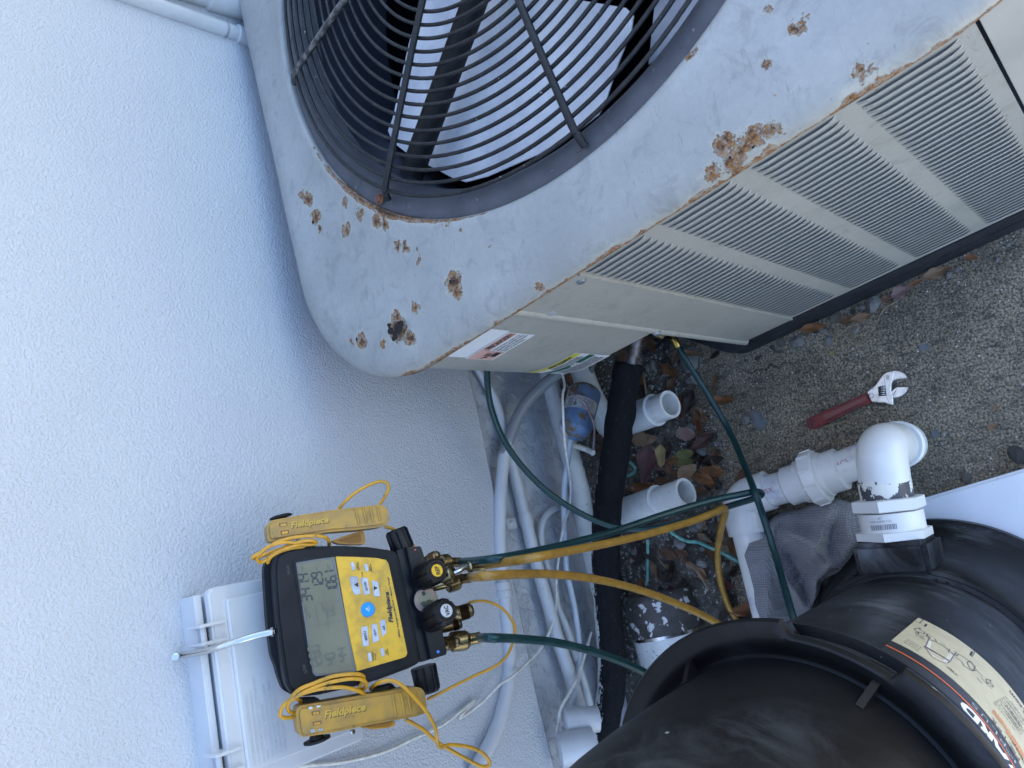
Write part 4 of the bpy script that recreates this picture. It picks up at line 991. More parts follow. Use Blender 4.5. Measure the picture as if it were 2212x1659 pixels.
# yellow hose with the bent silver stem
e0 = G(zL(1500, 715), .000)
ha = hose('charging_hose', [e0, PX(1150, 1205, .72), PX(1230, 1190, .62), PX(1320, 1172, .52), PX(1420, 1148, .40), PX(1500, 1124, .30), PX(1545, 1106, .25), PX(1561, 1098, .22), PX(1567, 1106, .195), PX(1556, 1150, .15), PX(1550, 1200, .11), PX(1556, 1255, .07), PX(1574, 1310, .03), PX(1600, 1350, .015), PX(1640, 1400, .012)], .0061, HOSEY, 'yellow charging hose with a bent silver stem, doubling back under the green hose')
def glh(me, mat, par, name): return link(name, me, mat, par)
nutc = nut(G(zL(800, 985), .004), G(zL(985, 800), .012), .0125); bpy.data.objects.remove(nutc)
def nut_h(P, Q, r, par): return link('knurled_nut', lathe(P, Q, [(0, r*.8), (.04, r*.95)]+[(.08+.07*i, r) for i in range(11)]+[(.9, r*.9), (1, r*.62)], 44, 20, knurl=.05), BRASSK, par)
def fer_h(P, Q, r, par, mat=None): return link('hose_ferrule', lathe(P, Q, [(0, r*.8), (.06, r), (.2, r), (.25, r*.93), (.75, r*.93), (.8, r), (.93, r), (1, r*.8)], 20, 30), mat or BRASS, par)
nut_h(G(zL(790, 930), -.004), G(zL(970, 855), .008), .0125, ha)
link('bent_stem', tube([G(zL(960, 860), .006), G(zL(1050, 810), .007), G(zL(1120, 760), .006), G(zL(1240, 730), .004)], .0038, 12, 5), STEEL, ha)
fer_h(G(zL(1205, 745), .003), G(zL(1510, 712), -.001), .0078, ha)
# lower yellow hose
eb = G(zL(1240, 935), -.022)
hb = hose('charging_hose', [eb, PX(1050, 1244, .79), PX(1130, 1240, .70), PX(1200, 1241, .62), PX(1280, 1250, .53), PX(1360, 1268, .44), PX(1440, 1295, .36), PX(1520, 1330, .29), PX(1590, 1372, .24), PX(1650, 1420, .2)], .0061, HOSEY, 'yellow charging hose bowing over the grey capped pipe towards the black tank')
nut_h(G(zL(830, 1060), -.020), G(zL(1055, 990), -.021), .0115, hb); fer_h(G(zL(1060, 960), -.021), G(zL(1250, 935), -.022), .0073, hb, BRASSD)
# green hose behind, going out and doubling back to the condenser
ec = G(zL(1060, 660), -.045)
hc = hose('charging_hose', [ec, PX(1070, 1207, .72), PX(1150, 1192, .62), PX(1230, 1174, .53), PX(1330, 1147, .43), PX(1430, 1113, .34), PX(1530, 1083, .26), PX(1600, 1068, .21), PX(1634, 1062, .185), PX(1645, 1068, .165), PX(1625, 1078, .155), PX(1560, 1098, .15), PX(1480, 1125, .16), PX(1400, 1142, .19), PX(1330, 1139, .24), PX(1260, 1112, .29), PX(1190, 1068, .34), PX(1130, 1010, .39), PX(1088, 950, .43), PX(1062, 885, .47), PX(1053, 830, .50), PX(1052, 780, .53), PX(1052, 740, .55)], .0059, HOSEG, 'dark green hose looping out to the white elbow and back under the condenser')
nut_h(G(zL(700, 680), -.040), G(zL(890, 655), -.044), .0115, hc); fer_h(G(zL(880, 655), -.044), G(zL(1080, 662), -.046), .0073, hc, BRASSD)
# green hose from the low side port
ed = G(zM(1400, 670), -.018)
hd = hose('charging_hose', [ed, PX(1060, 1378, .76), PX(1120, 1380, .69), PX(1200, 1388, .61), PX(1280, 1407, .54), PX(1350, 1432, .48), PX(1410, 1462, .43), PX(1480, 1505, .38)], .0060, HOSEG, 'dark green hose from the blue dotted end of the gauge to behind the tank lid')
nut_h(G(zM(890, 745), -.019), G(zM(1225, 705), -.018), .0128, hd); fer_h(G(zM(1200, 700), -.018), G(zM(1425, 668), -.018), .0085, hd)
# green hose from the service valve
he = hose('charging_hose', [PX(*zS(1130, 270), .125), PX(1480, 775, .115), PX(1510, 822, .09), PX(1545, 878, .07), PX(1580, 940, .07), PX(1610, 1010, .13), PX(1630, 1062, .20), PX(1650, 1120, .19), PX(1675, 1200, .2), PX(1695, 1270, .24), PX(1712, 1330, .27), PX(1735, 1400, .28)], .0060, HOSEG, 'dark green hose from the condenser valve past the wrench, over the grey towel')
fer_h(PX(*zS(1075, 180), .14), PX(*zS(1145, 315), .125), .008, he, M('bright brass', (.50, .36, .10), .3, 1))
link('knurled_nut', lathe(PX(*zS(800, 100), .19), PX(*zS(945, 150), .175), [(0, .009), (.1, .010), (.9, .010), (1, .008)], 36, 20, knurl=.05), BRASSK, he)
link('valve_stem', tube([PX(*zS(930, 140), .175), PX(*zS(1020, 130), .16), PX(*zS(1100, 200), .14)], .0048, 10, 5), BRASSD, he)

# ================================================================== PIPES ALONG THE FOOTING
def zU(x, y): return (918+.1953*x, 675+.1953*y)
def run(name, pts, r, mat, label, cat='pipe', group=None, n=8, seg=16, wob=0, part='pipe_run'):
    return single(name, tube(pts, r, seg, n, wob=wob), mat, label, cat, group)
def A(Z, x, y, off): return aw(*Z(x, y), off)
GREYC = two_paint('grey conduit with white overspray', (.53, .535, .545), (.19, .195, .205), tuple(WD), .20, .205, 45, .45, bumps=((120, .1, .001),), amp=.05)
cpts = [A(zH, 150, 1700, .015), A(zH, 205, 1600, .013), A(zH, 285, 1440, .010), A(zH, 340, 1280, .008), A(zH, 378, 1080, .006), A(zH, 385, 900, .005), A(zH, 368, 700, .004), A(zH, 345, 480, .003), A(zR, 632, 1100, .003), A(zR, 628, 800, .004), A(zR, 634, 500, .006), A(zR, 655, 200, .008), A(zU, 880, 1560, .012), A(zU, 925, 1420, .02), A(zU, 985, 1250, .03), A(zU, 1060, 1090, .042), A(zU, 1150, 960, .055), A(zU, 1290, 820, .075), A(zU, 1450, 690, .10), A(zU, 1620, 560, .13)]
me = tube(cpts, .0125, 20, 8)
con = thing('conduit', cpts[6], 'long white conduit curving along the foot of the stucco, turning grey under the condenser', 'conduit')
link('conduit_run', me, GREYC, con)
cc = [A(zH, 338, 455, .003), A(zH, 352, 560, .003)]
link('coupling', lathe(cc[0], cc[1], [(0, .0135), (.03, .0165), (.45, .0165), (.5, .0155), (.55, .0165), (.97, .0165), (1, .0135)], 24), PIPEW, con)
p2_ = [A(zU, 540, 560, -.006), A(zU, 660, 760, -.004), A(zU, 775, 980, -.002), A(zU, 850, 1230, 0), A(zU, 905, 1450, 0), A(zR, 790, 50, 0), A(zR, 850, 280, 0), A(zR, 905, 520, 0), A(zR, 960, 720, .002), A(zR, 1010, 950, .004), A(zR, 1085, 1250, .006), A(zR, 1190, 1620, .01), A(zH, 642, 620, .01), A(zH, 690, 800, .012), A(zH, 742, 950, .014), A(zH, 800, 1130, .016), A(zH, 860, 1330, .02)]
pc2 = thing('painted_pipe', p2_[8], 'white painted pipe held by a strap, slanting down the footing beside the curved conduit', 'pipe', 'pipes on the footing')
link('pipe_run', tube(p2_, .0125, 18, 7, radii=lambda t: .0085+.0045*min(1, t*2.6)), PIPEW, pc2)
sP = A(zR, 960, 720, .002); sd_ = (A(zR, 1010, 950, .004)-A(zR, 905, 520, 0)).normalized()
link('strap', lathe(sP-sd_*.0115, sP+sd_*.0115, [(0, .0145), (1, .0145)], 24), PIPEW, pc2)
q0 = A(zR, 770, 770, -.012); link('strap_tab', boxm(q0, sd_, WN.cross(sd_), WN, .022, .03, .004, .001), PIPEW, pc2)
link('strap_screw', lathe(q0+WN*.002, q0+WN*.006, [(0, .005), (.7, .0045), (1, .002)], 12), PIPEW, pc2)
run('painted_pipe', [A(zR, 1400, 560, .0), A(zR, 1290, 600, .004), A(zR, 1200, 680, .006), A(zR, 1155, 800, .004), A(zR, 1145, 930, .002), A(zR, 1165, 1050, .0), A(zR, 1220, 1280, .002), A(zR, 1310, 1560, .004), A(zH, 700, 620, .006), A(zH, 750, 740, .008), A(zH, 800, 900, .01), A(zH, 860, 1080, .01), A(zH, 905, 1250, .01)], .0075, PIPEW, 'thin white painted pipe with a hooked end, between strapped pipe and copper line', group='pipes on the footing', wob=.12)
run('copper_line', [A(zQ, 1120, -180, .16), A(zQ, 1040, 60, .13), A(zQ, 985, 250, .115), A(zQ, 940, 400, .11)], .0068, M('grimy grey copper', (.26, .26, .26), .45, .2, c2=(.12, .11, .10), nscale=60, bumps=((150, .2, .001),)), 'grey weathered copper tube entering the top of the blue drier', 'pipe')
LL = [A(zQ, 640, 1440, .09), A(zQ, 610, 1560, .08), A(zR, 1475, 60, .06), A(zR, 1450, 250, .045), A(zR, 1440, 500, .032), A(zR, 1445, 800, .022), A(zR, 1458, 1100, .016), A(zR, 1475, 1380, .014), A(zR, 1535, 1640, .014), A(zH, 810, 640, .014), A(zH, 830, 800, .014), A(zH, 838, 950, .016), A(zH, 815, 1130, .02), A(zH, 770, 1280, .03), A(zH, 740, 1400, .03)]
run('copper_line', LL, .0062, M('painted copper line', (.50, .53, .57), .4, c2=(.43, .46, .50), nscale=40, bumps=((200, .1, .001),)), 'thin pale painted copper line running from the blue drier along the footing', 'pipe', wob=.1)
wpts = [A(zQ, 440, 60, .14), A(zQ, 470, 215, .13), A(zQ, 515, 440, .135), A(zQ, 478, 600, .137), A(zQ, 482, 900, .135), A(zQ, 500, 1300, .125), A(zQ, 530, 1640, .10), A(zR, 1500, 90, .07), A(zR, 1528, 300, .05), A(zR, 1512, 560, .036), A(zR, 1450, 760, .03), A(zR, 1400, 1000, .026), A(zR, 1368, 1250, .022), A(zR, 1340, 1600, .020), A(zH, 690, 520, .02), A(zH, 683, 640, .02), A(zH, 650, 760, .018), A(zH, 590, 880, .014), A(zH, 490, 985, .022), A(zH, 395, 1070, .026), A(zH, 320, 1120, .022), A(zH, 200, 1240, .010), A(zH, 60, 1335, .007), A(zG, 2100, 1220, .007), A(zG, 1900, 1375, .007), A(zG, 1680, 1480, .007), A(zG, 1500, 1560, .007), A(zG, 1250, 1620, .007), A(zG, 1040, 1640, .006), A(zG, 850, 1655, .02), A(zG, 700, 1690, .03)]
run('control_wire', wpts, .0027, WIREW, 'thin white control wire dropping over the drier, then sweeping across the stucco', 'wire', seg=8)
run('control_wire', [A(zH, 915, 780, .02), A(zH, 880, 900, .03), A(zH, 830, 1060, .035), A(zH, 770, 1180, .035), A(zH, 715, 1280, .03), A(zH, 700, 1380, .02), A(zH, 690, 1450, .01)], .0030, WIREW, 'short white wire running down beside the black insulation to the two white stubs', 'wire', seg=8, wob=.2)
run('control_wire', [A(zQ, 560, 430, .14), A(zQ, 620, 530, .15), A(zQ, 710, 640, .162), A(zQ, 850, 730, .170), A(zQ, 940, 860, .172), A(zQ, 1010, 1010, .170), A(zQ, 1075, 1180, .165), A(zQ, 1078, 1400, .15), A(zQ, 1062, 1650, .13)], .0024, WIREB, 'brown wire lying over the blue drier and its paper label', 'wire', seg=8)
# white drain pipes underneath
run('drain_pipe', [at(1222, 700, .11), at(1246, 770, .11), at(1275, 850, .11), at(1308, 910, .09), at(1330, 955, .08)], .026, PVCD, 'wide off white drain pipe passing under the blue drier towards the condenser', group='drain pipes', n=4, seg=24)
run('drain_pipe', [at(1172, 770, .09), at(1195, 860, .10), at(1222, 950, .10), at(1248, 1040, .10), at(1262, 1120, .10), at(1280, 1240, .10), at(1300, 1400, .10)], .023, PVCD, 'off white drain pipe along the footing, mostly hidden by the black insulation', group='drain pipes', n=4, seg=24)
run('drain_pipe', [A(zQ, 640, 1560, .06), at(*zQ(900, 1640), .12), at(*zT(480, 310), .12)], .006, PVCD, 'short thin white tube running from the copper line under the black insulation', n=2)
for (x0_, y0_, x1_, y1_, r_, lab) in ((735, 1355, 960, 1340, .023, 'short white painted pipe stub beside the end of the black insulation'), (700, 1545, 930, 1500, .030, 'second white painted pipe stub, nearer the left end, tucked beside the black tank')):
    a_, b_ = zH(x0_, y0_), zH(x1_, y1_); P_ = aw(*a_, .03); Q_ = at(b_[0], b_[1], P_.z-.05)
    single('pipe_stub', lathe(P_, Q_, [(0, r_*.8), (.05, r_), (.5, r_*1.02), (1, r_)], 24), PIPEW, lab, 'pipe')

# foam insulated suction line
def insul_mat():
    m, t, b = newmat('foam insulation with white overpaint'); co = coords(t); b.inputs['Roughness'].default_value = .8; b.inputs['Specular IOR Level'].default_value = .15
    g = N(t, 'ShaderNodeNewGeometry'); dp = N(t, 'ShaderNodeVectorMath', operation='DOT_PRODUCT'); t.links.new(g.outputs['True Normal'], dp.inputs[0]); dp.inputs[1].default_value = tuple((-WN+V((0, 0, .35))).normalized())
    sx = N(t, 'ShaderNodeSeparateXYZ'); t.links.new(co, sx.inputs[0])
    v = math_n(t, 'ADD', dp.outputs['Value'], math_n(t, 'MULTIPLY_ADD', noise_n(t, co, 60, 7, .8), 1.3, -.65))
    v = math_n(t, 'ADD', v, math_n(t, 'MULTIPLY', sx.outputs[0], -1.05))
    k = ramp(t, v, [(.99, 0.0), (1.0, 1.0)])
    k = ramp(t, math_n(t, 'MULTIPLY', v, .5), [(.47, 0.0), (.48, 1.0)])
    c = mix(t, ramp(t, noise_n(t, co, 120, 4, .7), [(.6, 0.0), (.75, 1.0)]), (.009, .009, .011), (.045, .045, .048))
    t.links.new(mix(t, k, c, (.60, .60, .60)), b.inputs['Base Color'])
    st = stretch(t, co, (.35, 1, 1)); p = bump(t, b, noise_n(t, st, 85, 5, .7, .8), 1.0, .007); p = bump(t, b, noise_n(t, co, 260, 3, .6), .4, .002, p)
    t.links.new(p, b.inputs['Normal']); return m
ip = [at(1366, 742, .20), at(1358, 785, .20), at(1347, 850, .20), at(1336, 930, .20), at(1325, 1010, .20), at(1313, 1090, .20), at(1308, 1180, .20), at(1311, 1280, .19), at(1319, 1380, .18), at(1322, 1460, .18), at(1313, 1540, .18), at(1290, 1620, .18), at(1260, 1700, .18)]
ins = thing('suction_line', ip[4], 'thick black foam insulated pipe along the foot of the wall, smeared with white paint', 'insulated pipe')
link('insulation', tube(ip[1:], .0285, 28, 10, wob=.10), insul_mat(), ins)
link('copper_pipe', tube([at(1392, 690, .2), at(1376, 735, .2), at(1366, 775, .2), at(1356, 810, .2)], .011, 14, 5), M('dull brown copper', (.16, .10, .08), .45, .5, c2=(.3, .3, .3), nscale=60), ins)

# blue filter drier
def drier_mat():
    m, t, b = newmat('rusty blue drier paint'); co = coords(t); b.inputs['Roughness'].default_value = .45
    c = mix(t, ramp(t, noise_n(t, co, 25, 5, .6), [(.35, 0.0), (.65, 1.0)]), (.10, .17, .30), (.17, .25, .37))
    r = ramp(t, noise_n(t, co, 48, 6, .7), [(.51, 0.0), (.57, 1.0)]); c = mix(t, r, c, mix(t, noise_n(t, co, 160, 4, .7), (.06, .04, .02), (.30, .20, .09)))
    dp = N(t, 'ShaderNodeVectorMath', operation='DOT_PRODUCT'); g = N(t, 'ShaderNodeNewGeometry'); t.links.new(g.outputs['Normal'], dp.inputs[0]); dp.inputs[1].default_value = tuple((-WN+V((0, 0, .12))).normalized())
    v = math_n(t, 'MULTIPLY_ADD', noise_n(t, co, 14, 5, .6), .5, dp.outputs['Value'])
    w_ = ramp(t, v, [(.62, 0.0), (.66, 1.0)]); c = mix(t, w_, c, (.50, .51, .52))
    t.links.new(c, b.inputs['Base Color']); p = bump(t, b, r, .4, .002); t.links.new(p, b.inputs['Normal']); return m
d0 = aw(*zQ(935, 430), .115); d1 = aw(*zQ(655, 1450), .095)
dr = thing('filter_drier', d1, 'rusty blue filter drier canister with a paper label, between the footing and the black insulation', 'filter drier')
R_ = .0360
link('canister', lathe(d0, d1, [(0, .008), (.02, .012), (.05, .017), (.09, R_*.86), (.13, R_*.98), (.16, R_), (.84, R_), (.87, R_*.97), (.93, R_*.72), (.97, .012), (1, .008)], 40, 35), drier_mat(), dr)
x_, y_, a_ = basis(d1-d0); Ld = (d1-d0).length
vc = (EYE-(d0+d1)/2); vc = (vc-a_*vc.dot(a_)).normalized(); vs_ = a_.cross(vc)
def dpt(f, ang, r=R_+.0006): return d0+a_*(Ld*f)+vc*cos(ang)*r+vs_*sin(ang)*r
vs = []
for i in range(17):
    an = radians(-60+125*i/16)
    for f in (.36, .58): vs.append(dpt(f, an))
dl = link('paper_label', mesh_from(vs, [(2*i, 2*i+1, 2*i+3, 2*i+2) for i in range(16)], True), M('old paper label', (.55, .55, .53), .5, c2=(.42, .41, .38), nscale=50), dr)
def dstroke(f0, f1, a0, a1):
    return mesh_from([dpt(f, radians(a), R_+.0010) for f, a in ((f0, a0), (f1, a0), (f1, a1), (f0, a1))], [(0, 1, 2, 3)])
ms = [dstroke(.40+.014*j, .40+.014*j+.007+.004*random.random(), -38+6*i, -38+6*i+3) for i in range(6) for j in range(12) if random.random() < .8]
ms += [dstroke(.42, .53, 20, 24), dstroke(.40, .44, 14, 17)]+[dstroke(.41+.03*j, .43+.03*j, 32+5*i, 35+5*i) for i in range(4) for j in range(5)]
ms += [mesh_from([dpt(.50, radians(14), R_+.001), dpt(.56, radians(22), R_+.001), dpt(.50, radians(30), R_+.001)], [(0, 1, 2)])]
link('fine_print', merge(ms), M('faded ink', (.14, .14, .15), .5), dl)
ul = [dpt(.47+.028*sin(q), radians(2)+.13*cos(q), R_+.001) for q in [2*pi*i/16 for i in range(16)]]
link('ul_mark', tube(ul, .0005, 5, 1, closed=True), M('faded ink', (.14, .14, .15), .5), dl)

# the two open white stubs and the rubber capped pipe
def open_stub(P, Q, R1, R2, step, label):
    s = thing('open_pipe', P, label, 'pipe', 'open pipe ends by the wall'); d = (Q-P)
    link('coupler', lathe(P, P+d*step, [(0, R1*.9), (.04, R1), (.94, R1), (.96, R1*1.05), (1, R1*1.05)], 32), PVCD, s)
    x, y, a = basis(d); L = d.length; vs = []; prof = [(step, R2), (1, R2), (1.0, R2*.80), (.55, R2*.78), (.2, R2*.78)]
    for t, r in prof:
        for k in range(36): an = 2*pi*k/36; vs.append(P+a*(L*t)+x*cos(an)*r+y*sin(an)*r)
    link('inner_pipe', autosmooth(fix(mesh_from(vs, [(i*36+k, i*36+(k+1) % 36, (i+1)*36+(k+1) % 36, (i+1)*36+k) for i in range(4) for k in range(36)])), 35), PVCD, s)
    return s
open_stub(at(1340, 915, .09), at(1448, 873, .125), .0325, .0288, .72, 'open white pipe end nearest the condenser, pointing away from the wall')
open_stub(at(1352, 1108, .09), at(1482, 1063, .125), .0330, .0288, .58, 'open white pipe end beside the green hose loop, pointing away from the wall')
cap0 = at(1418, 1276, .075); capd = V((-1, -.12, 0)).normalized()
cp_ = thing('capped_pipe', cap0, 'fat pipe with a paint spattered dark brown rubber cap, half under the black tank', 'pipe')
CAPM = M('brown rubber cap', (.045, .038, .033), .5, c2=(.075, .065, .06), nscale=30, c3=(.6, .6, .58), n3=42, amt3=(.58, .61))
link('rubber_cap', lathe(cap0-capd*.0, cap0+capd*.088, [(0, .066), (.06, .072), (.14, .0745), (.94, .0765), (1, .0765)], 48), CAPM, cp_)
link('white_pipe', lathe(cap0+capd*.086, cap0+capd*.34, [(0, .0735), (1, .0735)], 48), M('paint spotted white pipe', (.62, .62, .60), .35, c2=(.52, .52, .50), nscale=20, c3=(.05, .05, .05), n3=130, amt3=(.66, .68)), cp_)
link('clamp_band', lathe(cap0+capd*.082, cap0+capd*.088, [(0, .0775), (1, .0775)], 48), STEEL, cp_)

# green wire
for pts, lab in (([at(*zT(838, 398), .075), at(*zT(900, 425), .08), at(*zT(942, 490), .08), at(*zT(900, 552), .075), at(*zT(818, 570), .07)], 'curled end of green sheathed wire beside the black insulation'),
                 ([at(*zT(780, 600), .07), at(*zT(830, 640), .07), at(*zT(905, 672), .06)], 'short piece of green wire just below the curled one'),
                 ([at(*zT(820, 588), .072), at(*zT(900, 620), .07), at(*zT(1025, 668), .06)], 'green wire strand pointing at the large maroon leaf'),
                 ([at(*zT(1330, 1180), .10), at(*zT(1420, 1240), .08), at(*zT(1520, 1285), .05), at(*zT(1640, 1300), .035), at(*zT(1780, 1360), .03), at(*zT(1920, 1420), .025), at(*zT(2100, 1520), .02)], 'long green wire running from under the yellow hose to the long white pipe'),
                 ([at(*zT(1080, 1280), .10), at(*zT(1082, 1450), .08), at(*zT(1078, 1660), .08), at(*zT(1070, 1760), .08)], 'straight green wire between the black insulation and the rubber capped pipe')):
    single('ground_wire', tube(pts, .0036, 9, 6, wob=.15), CYANW, lab, 'wire', 'green ground wires')

# ================================================================== PVC PLUMBING AT THE TANK
TX, TY = -.370, .357
def X3(x, y, z): return V((x, y, z))
pv = thing('pipe_assembly', V((-.005, .352, 0)), 'white pvc pipe run with elbows and a union, joined to the black tank', 'pipe')
def hexnut(P, Q, r, ch=.08):
    return lathe(P, Q, [(0, r*.92), (ch, r), (1-ch, r), (1, r*.92)], hexa=True, ang=20, phase=.5)
zr = .200; yr = .361
def rx(x): return V((x, yr+(x+.169)*-.02, zr))
link('hex_base', hexnut(rx(-.146), rx(-.132), .0555), PVC, pv)
un = link('adapter', lathe(rx(-.134), rx(-.1045), [(0, .046), (.02, .0465), (.98, .0465), (1, .045)], 40), PVC, pv)
link('hex_ring', hexnut(rx(-.103), rx(-.084), .0535), PVC, pv)
link('short_pipe', lathe(rx(-.09), rx(-.055), [(0, .0385), (1, .0385)], 36), M('pvc with dark primer', (.74, .72, .64), .4, c2=(.06, .06, .07), nscale=45, namt=(.50, .52)), pv)
# barcode on the adapter, facing up
bc = []; xa, ya, aa = rx(-.134), 0, 0
rnd = random.Random(3)
def ad_pt(x, an, r=.0469): c_ = rx(x); return V((x, c_.y+r*sin(an), c_.z+r*cos(an)))
q = -24
while q < 22:
    wdt = rnd.choice((.7, .7, 1.4, 2.0)); bc.append(mesh_from([ad_pt(-.1275, radians(-q)), ad_pt(-.1195, radians(-q)), ad_pt(-.1195, radians(-q-wdt)), ad_pt(-.1275, radians(-q-wdt))], [(0, 1, 2, 3)])); q += wdt+rnd.choice((.8, 1.3))
link('barcode', merge(bc), M('barcode ink', (.25, .25, .27), .5), un)
me = textmesh('11942 00R00 TOL', None, None, 0, None, mapf=lambda x, y: ad_pt(-.1165+.0035*y, radians(24-40*x)), bold=0)
me2_ = textmesh('40°', None, None, 0, None, mapf=lambda x, y: ad_pt(-.1115+.0030*y, radians(8-8*x)))
link('printed_code', merge([me, me2_]), M('barcode ink', (.3, .3, .32), .5), un)
def elbow(A_, C_, B_, R, rb, name='elbow', mat=PVC, hubs=(.03, .03)):
    """socket elbow: straight hub from A_ towards corner C_, bend radius rb, hub to B_"""
    u_ = (V(C_)-V(A_)).normalized(); w_ = (V(B_)-V(C_)).normalized(); pts = [V(A_)]
    s0_ = V(C_)-u_*rb; s1_ = V(C_)+w_*rb; pts.append(s0_)
    for i in range(1, 12):
        an = pi/2*i/12; pts.append(V(C_)-u_*rb+w_*rb+u_*rb*sin(an)-w_*rb*cos(an))
    pts += [s1_, V(B_)]
    me_ = tube(pts, R, 36, 1); return link(name, me_, mat, pv)
EC = V((-.0055, .352, .205))
elbow(rx(-.068), EC, V((-.0055, .352, .135)), .0375, .026)
link('riser_pipe', lathe(V((-.0055, .352, .14)), V((-.006, .352, .09)), [(0, .030), (1, .030)], 36), PVCP, pv)
LZ = .052; LA = V((-.006, .350, LZ)); U1 = V((-.043, .512, LZ+.008)); E2 = V((-.066, .655, LZ+.012))
link('lower_elbow', tube([V((-.006, .352, .112)), V((-.006, .352, .096)), V((-.006, .353, .078)), V((-.007, .357, .062)), V((-.010, .368, LZ+.002)), V((-.014, .385, LZ)), V((-.018, .402, LZ))], .0375, 36, 3), PVC, pv)
for z_ in (.100, .108): link('socket_rim', lathe(V((-.006, .352, z_)), V((-.006, .352, z_+.004)), [(0, .0378), (.5, .0395), (1, .0378)], 40), PVC, pv)
dL = (E2-LA).normalized()
link('straight_pipe', lathe(LA+dL*.03, U1-dL*.02, [(0, .0302), (1, .0302)], 36), PVCP, pv)
un2 = link('union', lathe(U1-dL*.048, U1+dL*.058, [(0, .036), (.01, .0385), (.27, .0385), (.28, .0415), (.33, .0415), (.335, .0405), (.36, .0485), (.40, .0495), (.57, .0495), (.60, .047), (.61, .0405), (.72, .0405), (.73, .0365), (.98, .0365), (1, .034)], 44, 25), PVC, pv)
xx, yy, aa = basis(dL)
for k in range(10):
    an = 2*pi*k/10; d_ = xx*cos(an)+yy*sin(an); t_ = dL.cross(d_)
    link('grip_lug', boxm(U1+dL*.003+d_*.0490, dL, t_, d_, .022, .006, .006, .0015), PVC, un2)
link('straight_pipe', lathe(U1+dL*.05, E2-dL*.03, [(0, .0302), (1, .0302)], 36), PVCP, pv)
E3 = at(1612, 1150, LZ+.03)
dw = (at(1650, 1330, .06)-at(1600, 1130, .06)).normalized()
elbow(E2-dL*.052, E2+dL*.012, E2+dL*.012+dw*.066, .0375, .026)
LP0 = E2+dL*.012+dw*.06
link('long_pipe', lathe(LP0, LP0+dw*.36, [(0, .0302), (1, .0302)], 36), PVCP, pv)
for s_, P_, Q_ in (('N5X', U1+dL*.098, U1+dL*.074), ('6C5', LA+dL*.115, LA+dL*.095)):
    n_ = (EYE-P_); n_ = (n_-dL*n_.dot(dL)).normalized()
    link('red_print', textmesh(s_, P_+n_*.0304, Q_+n_*.0304, .009, n_, lift=.0003, shear=0), M('faded red print', (.45, .18, .20), .5), pv)

# ================================================================== TANK
def tank_mat(name='tank plastic', dust=1.0):
    m, t, b = newmat(name); co = coords(t)
    b.inputs['Roughness'].default_value = .36; b.inputs['Specular IOR Level'].default_value = .27
    c = mix(t, ramp(t, noise_n(t, co, 5, 5, .6), [(.35, 0.0), (.7, 1.0)]), (.0045, .0045, .0052), (.0085, .0082, .0082))
    tc = N(t, 'ShaderNodeVectorMath', operation='SUBTRACT'); t.links.new(co, tc.inputs[0]); tc.inputs[1].default_value = (TX, TY, 0)
    s = stretch(t, co, (7, 7, 34) if dust > .5 else (9, 9, 11)); f1 = noise_n(t, s, 1.6, 7, .72, .8); g1 = ramp(t, noise_n(t, co, 4.2, 2), [(.50, 0.0), (.66, 1.0)])
    sc = math_n(t, 'MULTIPLY', ramp(t, f1, [(.44, 0.0), (.66, .95*dust)]), g1); c = mix(t, sc, c, (.15, .155, .165))
    fl = ramp(t, noise_n(t, co, 75, 2, .5), [(.765, 0.0), (.785, .8)]); c = mix(t, fl, c, (.38, .37, .36))
    t.links.new(c, b.inputs['Base Color'])
    t.links.new(math_n(t, 'MULTIPLY_ADD', noise_n(t, co, 18, 5), .28, .28), b.inputs['Roughness'])
    p = bump(t, b, noise_n(t, co, 420, 3, .6), .12, .0008); p = bump(t, b, noise_n(t, co, 7, 3, .5), .2, .008, p); t.links.new(p, b.inputs['Normal']); return m
TANKM = tank_mat(); TANKL = tank_mat('lid plastic', .25)
tank = thing('filter_tank', V((TX, TY, 0)), 'tall black pool filter tank with domed lid, clamp ring and cream instruction label', 'filter tank')
def bodyr(z):
    return .1725+.0035*min(1, max(0, (z-.25)/.25))
link('tank_body', vlathe((TX, TY), [(.1725, .238), (.1735, .26), (.1745, .35), (.176, .50), (.1765, .64), (.178, .665), (.186, .676), (.186, .69)], 128), TANKM, tank)
link('base_section', vlathe((TX, TY), [(.231, .032), (.234, .036), (.234, .052), (.231, .057), (.222, .060), (.206, .085), (.196, .13), (.190, .18), (.186, .222), (.183, .228), (.178, .229), (.178, .238), (.172, .240)], 128), TANKM, tank)
def ringr(i, a, r):
    d = degrees(a) % 360
    if d > 180: d -= 360
    k = 0
    for lo, hi in ((-37.5, -6.5), (82.5, 113.5), (-157.5, -126.5)):
        e = 1.5
        k = max(k, min(1, max(0, (d-lo)/e))*min(1, max(0, (hi-d)/e)))
    return r-(.0135*k if 2 <= i <= 7 else 0)
ring = link('clamp_ring', vlathe((TX, TY), [(.180, .676), (.186, .682), (.205, .688), (.2065, .698), (.2125, .708), (.2140, .7155), (.2115, .7205), (.207, .7220), (.196, .7225), (.189, .7215), (.1835, .716), (.178, .714), (.174, .718)], 240, ringr, 40), TANKL, tank)
link('ring_groove', vlathe((TX, TY), [(.1865, .664), (.1985, .666), (.2005, .672), (.2005, .6755), (.19, .677)], 128), TANKL, tank)
lidt = link('lid', vlathe((TX, TY), [(.176, .712), (.1745, .722), (.173, .76), (.1715, .82), (.169, .87), (.165, .92), (.159, .965), (.149, 1.005), (.133, 1.04), (.110, 1.066), (.080, 1.085), (.045, 1.096), (.0, 1.10)], 128), TANKL, tank)
